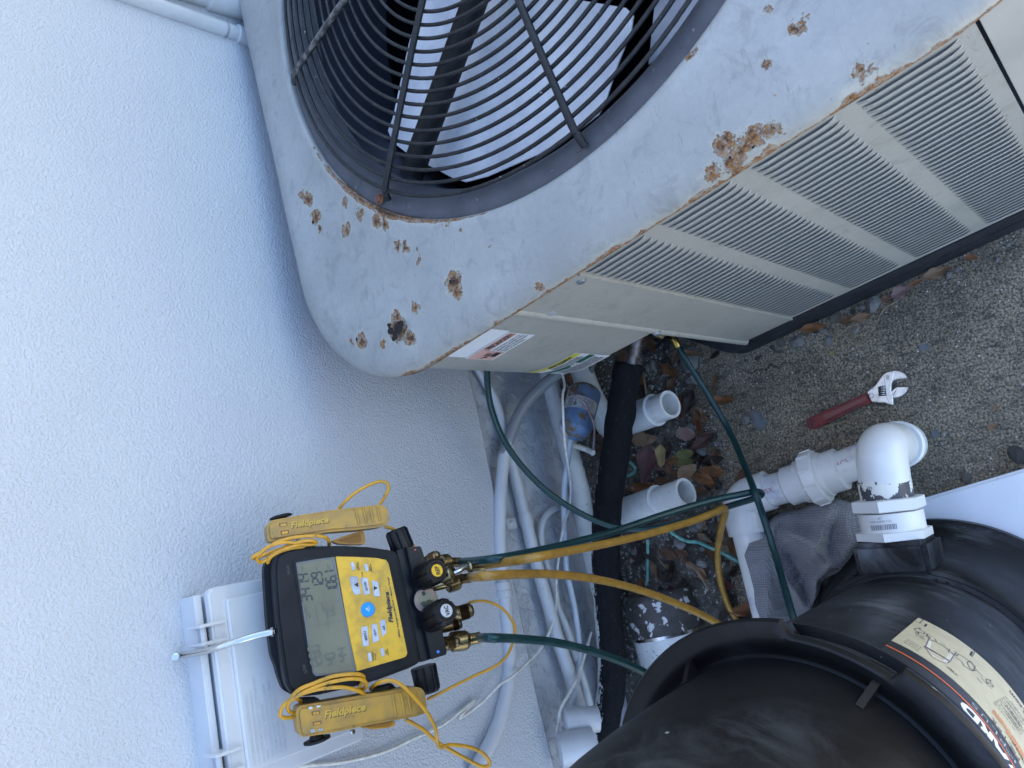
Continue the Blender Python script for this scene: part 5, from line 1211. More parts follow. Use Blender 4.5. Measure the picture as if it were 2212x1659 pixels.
for k in range(6):
    a = radians(-33.5+60*k); d_ = V((cos(a), sin(a), 0)); s_ = V((-sin(a), cos(a), 0)); C_ = V((TX, TY, 0))
    P = [C_+d_*.172+V((0, 0, .722)), C_+d_*.1905+V((0, 0, .722)), C_+d_*.1885+V((0, 0, .728)), C_+d_*.174+V((0, 0, .752))]
    link('lid_rib', prism([p-s_*.0035 for p in P], s_*.007, 0), TANKL, tank)
for k in range(8):
    a = radians(-18+45*k-6); d_ = V((cos(a), sin(a), 0)); s_ = V((-sin(a), cos(a), 0)); C_ = V((TX, TY, 0))
    P = [C_+d_*.184+V((0, 0, .226)), C_+d_*.200+V((0, 0, .12)), C_+d_*.229+V((0, 0, .058)), C_+d_*.22+V((0, 0, .058)), C_+d_*.19+V((0, 0, .12))]
    if k: link('base_rib', tube([C_+d_*.185+V((0, 0, .222)), C_+d_*.1945+V((0, 0, .16)), C_+d_*.211+V((0, 0, .09)), C_+d_*.226+V((0, 0, .062))], .006, 10, 4, radii=lambda t: .004+.006*sin(pi*t)), TANKM, tank)
link('base_foot', vlathe((TX, TY), [(.20, .006), (.225, .006), (.225, .033), (.20, .034)], 96), TANKM, tank)
# side port
link('side_port', boxm(V((-.172, yr, .197)), V((1, 0, 0)), V((0, 1, 0)), V((0, 0, 1)), .052, .104, .100, .008), TANKM, tank)
for (ua, z_) in ((-21.5, .236), (-17, .236)):
    a = radians(ua); d_ = V((cos(a), sin(a), 0)); link('alignment_mark', boxm(V((TX, TY, z_+.004))+d_*.1735, V((-sin(a), cos(a), 0)), d_, V((0, 0, 1)), .004, .004, .012, .001), TANKM, tank)
# label wrapped on the body
LR = .1768
def tp(th, z, off=0): return V((TX+(LR+off)*cos(th), TY+(LR+off)*sin(th), z))
def tc(u, v):
    D = ray(u, v); c2 = V((EYE.x-TX, EYE.y-TY)); d2 = V((D.x, D.y)); a = d2.dot(d2); b = c2.dot(d2); c = c2.dot(c2)-LR**2; q = b*b-a*c
    k = (-b-sqrt(max(q, 0)))/a; P = EYE+D*k; return atan2(P.y-TY, P.x-TX), P.z
def tpatch(t0, t1, z0, z1, off, mat, name, par, n=48):
    vs = [];
    for i in range(n+1):
        th = t0+(t1-t0)*i/n; vs += [tp(th, z0, off), tp(th, z1, off)]
    return link(name, mesh_from(vs, [(2*i, 2*i+2, 2*i+3, 2*i+1) for i in range(n)], True), mat, par)
TR = tc(*zN(285, 300))[0]; TL = radians(-118)
zc0 = tc(*zN(970, 510))[1]-.002; zc1 = (tc(*zN(155, 425))[1]+tc(*zN(890, 870))[1])/2; zo = (tc(*zN(115, 462))[1]+tc(*zN(800, 920))[1]+tc(*zN(1350, 1620))[1])/3
print('label', degrees(TR), zc0, zc1, zo)
lab = tpatch(TL, TR, zc0, zc1, .0006, CREAM, 'cream_label', tank); tag(lab, 'cream band of the label with the pump diagram')
tpatch(TL, TR, zc1+.0003, zo+.055, .0006, LBLK, 'black_label', tank); bl = tank.children[-1]
tpatch(TL, TR+.0, zo-.0016, zo+.0010, .0010, ORG, 'orange_line', bl)
def ttext(s, th0, z0, th1, z1, h, mat, par, bold=0, shear=0, name='lettering', flip=False, off=.0011, res=3):
    """runs from th0 to th1 along the tank; letters stand up unless flipped"""
    sg = -1 if flip else 1
    me = textmesh(s, None, None, 0, None, bold=bold, shear=shear, res=res, mapf=lambda x, y: tp(th0+(th1-th0)*x, z0+(z1-z0)*x+sg*h*y, off))
    return link(name, me, mat, par)
D0 = tc(*zN(845, 1050)); D1 = tc(*zN(1010, 1215)); hh_ = .0165
ttext('HAYWARD', D1[0]-(D0[0]-D1[0])*6.6, zo+.0045, D0[0]+.01, zo+.0045, hh_, WINK, bl, bold=.055)
ttext('®', D0[0]+.025, zo+.026, D0[0]+.05, zo+.026, .004, WINK, bl)
GRYI = M('grey lettering', (.45, .45, .45), .5)
for s, p in (('S', (980, 1050)), ('U', (1075, 1170)), ('L', (1165, 1290)), ('P', (1250, 1405)), ('r', (1350, 1575))):
    th, z = tc(*zN(*p)); ttext(s, th-.022, zo-.0125, th+.022, zo-.0125, .008, GRYI, bl, bold=-.01)
th, z = tc(*zN(1310, 1500)); ttext('TM', th-.02, zo-.008, th+.02, zo-.008, .004, GRYI, bl)
for s, p in (('R', (1165, 1200)), ('E', (1220, 1290)), ('T', (1275, 1365)), ('L', (1325, 1440)), ('I', (1360, 1500)), ('F', (1400, 1560))):
    th, z = tc(*zN(*p)); ttext(s, th-.016, z-.004, th+.016, z-.004, .007, M('brown lettering', (.16, .13, .10), .5), lab, bold=.02)
th0, z0_ = tc(*zN(1345, 1400)); th1, z1_ = tc(*zN(1471, 1640))
ttext('SERIES INSTRUCTIONS', th1-.25, z0_-.008, th0, z0_-.004, .0055, INK, lab, bold=.03)
ORt = lambda s, a, b, h, **k: ttext(s, tc(*zN(*b))[0], tc(*zN(*b))[1], tc(*zN(*a))[0], tc(*zN(*a))[1], h, ORGT, lab, **k)
ORt('WARNING', (1165, 1085), (1300, 1260), .009, bold=.06); ORt('WARNING: READ THIS', (1300, 1270), (1471, 1540), .011, bold=.07)
ttext('www.hayward.com', tc(*zN(1471, 1100))[0]-.35, tc(*zN(1325, 900))[1]-.002, tc(*zN(1322, 905))[0], tc(*zN(1325, 900))[1]-.002, .008, M('purple brown print', (.12, .09, .13), .5), lab, bold=.02)
def tlines(p0, p1, p2, n, mat, wmin=.008, wmax=.03):
    """block of small print: starts at p0, runs to p1; lines step from p0 towards p2"""
    a, b, c = tc(*zN(*p0)), tc(*zN(*p1)), tc(*zN(*p2)); ms = []
    for i in range(n):
        f = i/max(1, n-1); t0 = a[0]+(c[0]-a[0])*f; z = a[1]+(c[1]-a[1])*f; x = t0; e = t0+(b[0]-a[0]); dz = (b[1]-a[1]); sg = 1 if e > x else -1
        while (e-x)*sg > .006:
            w_ = min(random.uniform(wmin, wmax), abs(e-x)); q = x+sg*w_
            f0, f1 = (x-t0)/(e-t0+1e-9), (q-t0)/(e-t0+1e-9)
            ms.append(mesh_from([tp(x, z+dz*f0, .001), tp(q, z+dz*f1, .001), tp(q, z+dz*f1+.0013, .001), tp(x, z+dz*f0+.0013, .001)], [(0, 1, 2, 3)])); x = q+sg*.007
    link('small_print', merge(ms), mat, lab)
SM_INK = M('small print ink', (.17, .14, .12), .5)
tlines((315, 393), (460, 482), (285, 420), 3, SM_INK); tlines((392, 325), (490, 375), (395, 345), 2, SM_INK); tlines((735, 675), (820, 755), (700, 660), 3, SM_INK)
tlines((1275, 950), (1471, 1220), (1165, 1010), 7, SM_INK); tlines((1335, 1000), (1471, 1200), (1260, 1060), 4, SM_INK); tlines((1330, 1090), (1471, 1300), (1290, 1120), 4, SM_INK)
def tline(pts, w_=.0009, mat=SM_INK, off=.0010):
    P = [tc(*zN(*p)) for p in pts]; ms = []
    for a, b in zip(P[:-1], P[1:]):
        A_, B_ = V((a[0]*LR, a[1])), V((b[0]*LR, b[1])); d = (B_-A_)
        if d.length < 1e-6: continue
        d.normalize(); n_ = V((-d.y, d.x))*w_/2
        ms.append(mesh_from([tp(q.x/LR, q.y, off) for q in (A_-n_, B_-n_, B_+n_, A_+n_)], [(0, 1, 2, 3)]))
    return ms
def tfill(pts, mat, off=.0008, name='diagram_fill'):
    P = [tc(*zN(*p)) for p in pts]; link(name, mesh_from([tp(a, z, off) for a, z in P], [tuple(range(len(P)))]), mat, lab)
PALE = M('diagram pale fill', (.66, .60, .48), .5)
tfill([(530, 400), (770, 550), (735, 610), (700, 630), (560, 570), (495, 480)], PALE)
tfill([(500, 240), (965, 520), (945, 560), (478, 262)], LBLK, .0009, 'serial_plate')
dg = []
for pts in ([(520, 345), (820, 540), (800, 560), (500, 360), (520, 345)], [(540, 370), (500, 460), (478, 470), (500, 480), (720, 600), (735, 612), (710, 630)], [(770, 560), (735, 612)], [(500, 480), (560, 565), (640, 610), (700, 632)],
            [(540, 400), (600, 420), (700, 480), (770, 545)], [(590, 390), (605, 425)], [(720, 520), (735, 490)], [(820, 540), (880, 575), (930, 610), (1000, 700), (1060, 760)], [(790, 570), (850, 610), (880, 660), (950, 705), (990, 700)],
            [(905, 620), (940, 610), (985, 660), (970, 700), (930, 680), (905, 620)], [(385, 290), (430, 340), (428, 320), (478, 345), (490, 325), (440, 300), (445, 285), (385, 290)], [(1090, 785), (1105, 830), (1120, 820), (1155, 865), (1165, 850), (1130, 810), (1140, 800), (1090, 785)],
            [(440, 235), (468, 205), (490, 200), (980, 520), (955, 565), (440, 235)], [(655, 435), (690, 455)], [(1000, 770), (1050, 830)], [(1040, 770), (1150, 885)], [(505, 335), (530, 385)], [(800, 520), (770, 560)]): dg += tline(pts)
for pts in ([(500, 470), (725, 605)],): dg += tline(pts, .0030)
link('pump_diagram', merge(dg), M('diagram ink', (.09, .07, .09), .5), lab)
a_, b_ = tc(*zN(870, 470)), tc(*zN(585, 295))
ttext('W3C12002  21122060877 2010', a_[0], a_[1]+.004, b_[0], b_[1]+.004, .0035, M('pale serial print', (.5, .48, .4), .5), lab, name='serial_number')
ttext('FN 1280', tc(*zN(420, 225))[0]-.012, tc(*zN(420, 225))[1]-.002, tc(*zN(445, 200))[0]+.012, tc(*zN(420, 225))[1]-.002, .0045, SM_INK, lab)

# white pad under the tank
pv_ = [(-.152, .60), (.060, -.46), (-1.0, -.67), (-1.2, .39)]
single('equipment_pad', prism([V((x, y, .030)) for x, y in pv_], V((0, 0, -.033)), .005, 3), PAD, 'white equipment slab speckled with dirt, under the black tank', 'pad')
# ================================================================== TOWEL
FOLDS = [([(600, 40), (545, 200), (620, 340), (690, 450), (760, 560), (820, 640)], .030, 34), ([(690, 160), (800, 215), (900, 300), (940, 365)], .032, 40), ([(940, 365), (868, 450), (870, 560), (840, 640)], .034, 26),
         ([(960, -20), (900, 120), (870, 270)], .022, 45), ([(1060, 0), (1090, 200), (1010, 400)], .018, 60), ([(480, 560), (600, 640), (700, 760)], .016, 50), ([(430, 300), (500, 450), (540, 620)], .020, 45), ([(700, 40), (820, 60), (930, 30)], .014, 40),
         ([(590, 230), (660, 400), (720, 470), (760, 400), (700, 290)], -.030, 26), ([(800, 420), (780, 520), (800, 600)], -.022, 30), ([(880, 330), (960, 420), (940, 470)], -.02, 28), ([(650, 90), (760, 130), (850, 150)], -.014, 24), ([(980, 120), (960, 260), (930, 330)], -.016, 30)]
def towel_folds(u, v):
    x = (u-1474.3)/.3335; y = (v-1106)/.3335; z = 0
    for pts, h, w_ in FOLDS:
        d = 1e9
        for a, b in zip(pts[:-1], pts[1:]):
            ax, ay, bx, by = *a, *b; L = (bx-ax)**2+(by-ay)**2; t = max(0, min(1, ((x-ax)*(bx-ax)+(y-ay)*(by-ay))/L)); d = min(d, hypot(x-ax-t*(bx-ax), y-ay-t*(by-ay)))
        z += h*math.exp(-(d/w_)**2)*(1.45 if h > 0 else .6)
    return z
def towel():
    out = [zI(545, 62), zI(600, 22), zI(640, 0), zF(760, 1640), zF(820, 1605), zF(900, 1582), zF(1000, 1570), zF(1080, 1592), zF(1150, 1625), zI(1200, 60), zI(1215, 200), zI(1190, 300), zI(1100, 400), zI(1010, 430), zI(930, 480), zI(885, 560), zI(840, 640), zI(760, 720), zI(620, 780), zI(540, 760), zI(505, 700), zI(470, 600), zI(462, 500), zI(430, 380), zI(400, 280), zI(440, 180), zI(490, 150)]
    c = V((*zI(760, 330), 0)); n = len(out); NR, NA = 90, 280; vs = []
    for j in range(NR+1):
        f = j/NR
        for i in range(NA):
            q = i/NA*n; k = int(q); fr = q-k; a = V((*out[k], 0)); b = V((*out[(k+1) % n], 0)); e = a*(1-fr)+b*fr
            p = c+(e-c)*f
            z0 = .045+.055*(1-f**2.2)
            w_ = p*.018
            fold = noise.noise(V((w_.x*1.0+w_.y*.45, w_.y*.30-w_.x*.1, 3.1)))
            fold2 = 1-abs(noise.noise(V((w_.x*1.6-w_.y*.6+2, w_.y*.6+w_.x*.3, 8.2))))*2
            fold3 = 1-abs(noise.noise(V((w_.x*.55+w_.y*.9, w_.y*.35, 5.7))))*2.2
            z = z0+(.020*fold+.013*fold2+.020*fold3)*(1-.25*f)
            z = z0*.8+towel_folds(p.x, p.y)*(1-f**4)+.010*fold
            xx_ = (p.x-1474.3)/.3335; yy_ = (p.y-1106)/.3335; kk = max(0, min(1, (690-xx_)/150))*max(0, min(1, (yy_-130)/120)); kk = kk*kk*(3-2*kk)
            z = z*(1-kk)+max(z, .128+.010*fold3)*kk
            if f > .93: z -= (f-.93)/.07*.025*(1-kk)
            P = at(p.x, p.y, max(.012, z))
            vs.append(P)
    fs = [(j*NA+i, j*NA+(i+1) % NA, (j+1)*NA+(i+1) % NA, (j+1)*NA+i) for j in range(NR) for i in range(NA)]
    return mesh_from(vs, fs, True)
def towel_mat():
    m, t, b = newmat('grey microfibre'); co = coords(t); b.inputs['Roughness'].default_value = .95; b.inputs['Specular IOR Level'].default_value = .1
    b.inputs['Sheen Weight'].default_value = .35; b.inputs['Sheen Roughness'].default_value = .5
    c = mix(t, ramp(t, noise_n(t, co, 12, 4), [(.35, 0.0), (.7, 1.0)]), (.27, .262, .275), (.33, .322, .335))
    w1 = N(t, 'ShaderNodeTexWave'); w1.inputs['Scale'].default_value = 75; w1.inputs['Distortion'].default_value = 2.5; w1.inputs['Detail'].default_value = 2; t.links.new(co, w1.inputs[0])
    w2 = N(t, 'ShaderNodeTexWave', bands_direction='Y'); w2.inputs['Scale'].default_value = 75; w2.inputs['Distortion'].default_value = 2.5; t.links.new(co, w2.inputs[0])
    mm = math_n(t, 'MULTIPLY', w1.outputs[1], w2.outputs[1]); c = mix(t, mm, mix(t, 1.0, c, (.72, .72, .72), 'MULTIPLY'), mix(t, 1.0, c, (1.25, 1.25, 1.25), 'MULTIPLY'))
    t.links.new(c, b.inputs['Base Color']); p = bump(t, b, mm, .8, .0022); p = bump(t, b, noise_n(t, co, 160, 4, .6), .5, .002, p); t.links.new(p, b.inputs['Normal']); return m
tw = single('towel', towel(), towel_mat(), 'crumpled grey microfibre towel draped over the white pipe beside the black tank', 'towel')
md = tw.modifiers.new('s', 'SOLIDIFY'); md.thickness = .003
# ================================================================== WRENCH
wr = thing('adjustable_wrench', at(1850, 880, 0), 'adjustable wrench with red dipped handle lying on the concrete', 'wrench')
def W3(x, y, z=.013): return at(*zF(x, y), z)
hp = [(797, 1085), (800, 1060), (815, 1048), (900, 1008), (1060, 942), (1195, 880), (1228, 945), (1120, 988), (1000, 1050), (900, 1100), (862, 1122), (830, 1122), (808, 1108)]
grip = link('grip', prism(roundpoly([W3(*p, .0145) for p in hp], .005, 4), V((0, 0, -.0125)), .0035, 4), REDH, wr)
link('grip_channel', prism(roundpoly([W3(*p, .0150) for p in ((905, 1035), (1180, 910), (1198, 928), (920, 1060))], .004, 3), V((0, 0, -.001)), .0004), M('grip channel', (.14, .008, .008), .3, coat=.4), grip)
link('hang_hole', lathe(W3(840, 1085, .0140), W3(840, 1085, .0150), [(0, .0058), (.9, .0058), (1, .004)], 20), M('hole shade', (.05, .004, .005), .6), grip)
STW = M('worn wrench steel', (.68, .68, .66), .36, .85, c2=(.50, .50, .48), nscale=60, c3=(.12, .11, .1), n3=100, amt3=(.66, .70))
hd_ = [(1196, 882), (1250, 838), (1285, 790), (1303, 765), (1325, 752), (1370, 742), (1410, 748), (1440, 765), (1453, 790), (1392, 796), (1364, 806), (1352, 828), (1350, 870), (1362, 908), (1364, 965), (1340, 962), (1312, 948), (1228, 945)]
hdm = link('head', prism(roundpoly([W3(*p, .0135) for p in hd_], .0015, 2), V((0, 0, -.010)), .0015, 3), STW, wr)
link('movable_jaw', prism(roundpoly([W3(*p, .0125) for p in ((1352, 880), (1384, 850), (1462, 850), (1448, 880), (1420, 905), (1385, 916), (1358, 918))], .0015, 2), V((0, 0, -.009)), .0012, 2), STW, wr)
link('jaw_step', prism([W3(*p, .0152) for p in ((1303, 765), (1325, 752), (1372, 744), (1352, 828), (1350, 870), (1362, 908), (1364, 965), (1342, 962), (1320, 915))], V((0, 0, -.002)), .0008, 1), STW, hdm)
link('worm_slot', prism([W3(*p, .0143) for p in ((1266, 846), (1310, 838), (1318, 905), (1270, 908))], V((0, 0, -.001))), INK, hdm)
for k in range(5): link('worm_thread', tube([W3(1272, 850+12*k, .0142), W3(1290, 848+12*k, .0172), W3(1310, 850+12*k, .0142)], .0010, 8, 4), STEEL, hdm)
link('jaw_line', stroke(W3(1362, 900, .0155), W3(1384, 870, .0136), .0008, V((0, 0, 1))), INK, hdm)
link('stamp_ring', tube([W3(1222+16*cos(q), 905+16*sin(q), .0137) for q in [2*pi*i/16 for i in range(16)]], .0004, 5, 1, closed=True), INK, hdm)
link('stamp', merge([stroke(W3(1318+6*i, 800, .0154), W3(1320+6*i, 772, .0154), .0006, V((0, 0, 1))) for i in range(4)]), INK, hdm)

# ================================================================== LEAVES, STONES, LITTER
def leaf_mat(name, c, c2, c3=None): return M(name, c, .55, c2=c2, nscale=38, namt=(.35, .7), c3=c3 or tuple(x*.4 for x in c), n3=90, amt3=(.60, .70), bumps=((60, .4, .003), (200, .3, .001)))
LM = [leaf_mat('brown leaf', (.15, .07, .03), (.075, .035, .02)), leaf_mat('tan leaf', (.26, .16, .09), (.15, .085, .045)), leaf_mat('maroon leaf', (.13, .055, .045), (.085, .04, .035)), leaf_mat('yellow spotted leaf', (.30, .23, .085), (.22, .15, .06), (.08, .04, .02)),
      leaf_mat('green leaf', (.085, .095, .025), (.15, .14, .045)), leaf_mat('dark leaf', (.045, .028, .02), (.02, .014, .012)), leaf_mat('orange brown leaf', (.25, .105, .03), (.13, .05, .02)), leaf_mat('pale pink leaf', (.25, .16, .13), (.17, .10, .085))]
def leaf_mesh(seed, ln=1.0, wd_=.42, curl=.2, fold=.15):
    rd = random.Random(seed); nl, nw = 14, 8; vs = []; ph = rd.uniform(0, 6); tw_ = rd.uniform(-.5, .5)
    for i in range(nl+1):
        t = i/nl; ww = wd_*(sin(pi*min(1, t**.85)))**.75*(1-.12*t)*(1+.07*sin(9*t+ph)+.06*sin(21*t+ph*2))
        if i in (0, nl): ww = .004
        for j in range(nw+1):
            s = (j/nw-.5)*2; x = (t-.5)*ln; y = s*ww/2; z = curl*(t-.5)**2*1.3+fold*abs(s)*ww+.05*sin(8*t+ph+s*2)*abs(s)+tw_*s*ww*(t-.5)*.9+.035*sin(14*t+5*s+ph)*s*s
            vs.append(V((x, y, z*.8)))
    fs = [(i*(nw+1)+j, (i+1)*(nw+1)+j, (i+1)*(nw+1)+j+1, i*(nw+1)+j+1) for i in range(nl) for j in range(nw)]
    # midrib and stalk
    b0 = len(vs); me_ = mesh_from(vs, fs, True)
    rib = tube([V(((t-.5)*ln, 0, (curl*(t-.5)**2*1.3)*.8+.008)) for t in (-.16, 0, .25, .5, .75, .98)], .010, 5, 2, radii=lambda t: .013*(1-.8*t))
    return merge([me_, rib])
LMESH = {}
def put_leaf(P, ln, rz, tilt, mi, seed, label, cat='leaf', group=None, name='fallen_leaf', wdr=.45, curl=.3, fold=.2):
    key = (seed, mi, wdr, curl)
    if key not in LMESH:
        me_ = leaf_mesh(seed, 1, wdr, curl, fold); me_.materials.append(LM[mi]); me_.name = name; LMESH[key] = me_
    o = bpy.data.objects.new(name, LMESH[key]); COL.objects.link(o); o.location = P; o.scale = (ln, ln, ln)
    o.rotation_euler = (tilt[0], tilt[1], rz); return tag(o, label, cat, group)
def zang(Z, p, q, z): return atan2((at(*Z(*q), z)-at(*Z(*p), z)).y, (at(*Z(*q), z)-at(*Z(*p), z)).x)
def leaf_px(Z, p, q, z, mi, seed, label, wdr=.45, tilt=(0, 0), curl=.3, fold=.2):
    A_ = at(*Z(*p), z); B_ = at(*Z(*q), z); put_leaf((A_+B_)/2+V((0, 0, .004)), (B_-A_).length, atan2((B_-A_).y, (B_-A_).x), tilt, mi, seed, label, group='fallen leaves', wdr=wdr, curl=curl, fold=fold)
for args in (
    (zT, (1120, 210), (1060, 650), .085, 2, 1, 'large maroon leaf with a dark vein, beside the black insulation', .56),
    (zT, (930, 170), (1210, 130), .095, 1, 2, 'curled tan leaf on top of the pile, just under the first open white pipe', .5, (.25, 0)),
    (zT, (1240, 210), (1250, 470), .09, 3, 3, 'yellow leaf with brown spots in the middle of the leaf pile', .55),
    (zT, (1410, 340), (1610, 300), .085, 4, 4, 'green yellow leaf, the greenest of the pile', .55, (.2, 0)),
    (zT, (1430, 460), (1600, 380), .075, 4, 5, 'darker green leaf folded under the green yellow one', .8),
    (zT, (1440, 590), (1630, 430), .09, 1, 6, 'crinkled tan leaf touching the green ones', .6, (.2, .1)),
    (zT, (1410, 80), (1640, 120), .05, 7, 7, 'pale pinkish leaf lying on the concrete near the hose', .62),
    (zT, (1680, 420), (1795, 330), .01, 5, 8, 'small black shrivelled leaf on the concrete between pile and hose', .45),
    (zT, (1560, 540), (1860, 640), .05, 6, 9, 'reddish brown leaf above the white elbow', .4, (.2, 0)),
    (zT, (1600, 700), (1780, 740), .04, 0, 10, 'brown shrivelled leaf touching the white elbow', .5),
    (zT, (830, 210), (880, 330), .09, 0, 11, 'brown leaf half under the black insulation', .6),
    (zT, (1170, 600), (1380, 640), .07, 0, 12, 'dark brown leaf above the second open white pipe', .4),
    (zT, (880, 700), (1180, 650), .07, 6, 13, 'orange brown leaf curled behind the second open white pipe', .35, (.3, 0)),
    (zT, (1160, 430), (1260, 500), .085, 2, 30, 'small mauve leaf tucked under the spotted yellow one', .6),
    (zT, (1280, 400), (1400, 560), .075, 0, 31, 'brown leaf between the spotted and the green leaves', .5),
    (zT, (1650, 1190), (1800, 1300), .02, 1, 14, 'tan curled leaf on the gravel beside the hanging yellow hose', .5, (.3, .2)),
    (zT, (1900, 1280), (2000, 1330), .02, 0, 15, 'small brown leaf between yellow hose and long white pipe', .5),
    (zT, (1400, 1380), (1560, 1440), .05, 0, 16, 'dark brown leaf under the yellow hose', .5),
    (zT, (870, 1620), (930, 1450), .08, 6, 17, 'reddish leaf between the insulation and the straight green wire', .5),
    (zT, (960, 1540), (1060, 1400), .08, 5, 18, 'dark leaf under the straight green wire', .55),
    (zS, (680, 190), (860, 400), .05, 0, 19, 'brown leaf under the condenser corner beside the insulation end', .5),
    (zS, (640, 430), (760, 330), .04, 5, 20, 'dark leaf by the copper stub of the insulated pipe', .5),
    (zS, (905, 600), (1175, 740), .012, 6, 21, 'single orange brown leaf on bare concrete beside the green valve hose', .5, (.1, 0)),
    (zS, (1180, 390), (1560, 440), .02, 1, 22, 'tan leaf wedged under the cut corner of the base pan', .22),
    (zF, (775, 478), (940, 450), .012, 6, 23, 'orange leaf lying against the black base pan', .4),
    (zF, (1020, 430), (1120, 400), .012, 0, 24, 'brown leaf in the twig litter along the base pan', .6),
    (zF, (1090, 420), (1240, 380), .014, 1, 25, 'tan leaf beside the pale stone along the base pan', .4),
    (zF, (1290, 290), (1360, 270), .014, 0, 26, 'brown cupped leaf right of the pale stone', .8, (.4, 0)),
    (zF, (1360, 270), (1480, 200), .012, 7, 27, 'pinkish tan leaf leaning on the base pan', .7),
    (zF, (1470, 200), (1560, 150), .012, 6, 28, 'thin orange leaf against the base pan', .35),
    (zF, (1560, 150), (1750, 70), .012, 1, 29, 'longest tan leaf at the foot of the base pan, near the right edge', .42),
    (zF, (1830, 10), (1920, 15), .012, 6, 32, 'orange leaf at the far end of the base pan', .6),
    (zF, (2010, 980), (2060, 980), .004, 1, 33, 'small tan leaf fragment on the concrete right of the wrench', .9),
    (zF, (1975, 1120), (2050, 1085), .004, 1, 34, 'small tan leaf fragment nearest the white pad', .6),
    (zF, (955, 645), (1000, 615), .006, 3, 35, 'small yellow brown bud at the end of the dry twig', .5),
    (zH, (715, 1400), (780, 1480), .12, 1, 36, 'dry leaf caught between the two white pipe stubs', .5, (.5, 0)),
    (zQ, (560, 180), (690, 420), .14, 6, 37, 'orange brown leaf beside the blue drier, under the condenser', .45),
    (zQ, (250, 1030), (350, 1130), .11, 7, 38, 'pale curled leaf between the footing and the blue drier', .5),
    (zQ, (320, 1400), (520, 1500), .10, 0, 39, 'dark brown leaf below the blue drier', .4),
    (zT, (90, 330), (150, 480), .09, 0, 40, 'brown leaf left of the copper line', .5),
    (zT, (230, 300), (290, 490), .09, 1, 41, 'tan papery leaf between copper line and drain pipe', .6)):
    leaf_px(*args)
# loose brown leaves nobody could name one by one
rd = random.Random(11); cnt = 0
def free(u, v):
    """bed area seen between the insulation and the concrete"""
    return 1345 < u < 1560 and 860 < v < 1330
tries = 0
while cnt < 120 and tries < 3000:
    tries += 1; u = rd.uniform(1190, 1600); v = rd.uniform(760, 1340); P = at(u, v, .05); d = (P-WO).dot(WN)
    if d > .42 or (d > .30 and rd.random() > .45): continue
    P.z = bed_h(P)+rd.uniform(.006, .016)
    mi = rd.choice((0, 0, 1, 2, 5, 5, 6)); ln_ = rd.uniform(.028, .066)
    put_leaf(P, ln_, rd.uniform(0, 6.3), (rd.uniform(-.8, .8), rd.uniform(-.5, .5)), mi, rd.choice((51, 52, 53, 54)), '%s %s dry leaf in the litter between the wall and the concrete' % ('small' if ln_ < .047 else 'medium', {0: 'brown', 1: 'tan', 2: 'maroon', 5: 'blackish', 6: 'orange brown'}[mi]), group='litter leaves'); cnt += 1
# stones
STN = [M('white limestone', (.40, .385, .36), .85, c2=(.25, .24, .22), nscale=40, c3=(.1, .1, .1), n3=90, amt3=(.66, .7), bumps=((70, .8, .006), (200, .5, .002))), M('grey stone', (.22, .195, .16), .9, c2=(.13, .115, .095), nscale=40, bumps=((70, .8, .006),)), M('dark stone', (.10, .095, .085), .9, c2=(.05, .05, .045), nscale=40, bumps=((70, .8, .006),))]
def stone_mesh(seed, mi):
    bm = bmesh.new(); bmesh.ops.create_icosphere(bm, subdivisions=2, radius=.5); rd_ = random.Random(seed); off = V((rd_.uniform(0, 50), 0, 0))
    for v_ in bm.verts: v_.co *= 1+.55*noise.noise(v_.co*1.7+off)+.16*noise.noise(v_.co*5+off); 
    for v_ in bm.verts: v_.co.z *= .7
    me_ = bpy.data.meshes.new('stone'); bm.to_mesh(me_); bm.free(); me_.materials.append(STN[mi]); return autosmooth(me_, 28)
SMS = [[stone_mesh(10*m_+k, m_) for k in range(5)] for m_ in range(3)]
def put_stone(P, s, mi, label, group='pebbles in the gravel bed', k=None):
    o = bpy.data.objects.new('pebble', rd.choice(SMS[mi]) if k is None else SMS[mi][k]); COL.objects.link(o); o.location = P; o.scale = (s*rd.uniform(.8, 1.2), s*rd.uniform(.8, 1.2), s)
    o.rotation_euler = (rd.uniform(-.3, .3), rd.uniform(-.3, .3), rd.uniform(0, 6.3)); return tag(o, label, 'stone', group)
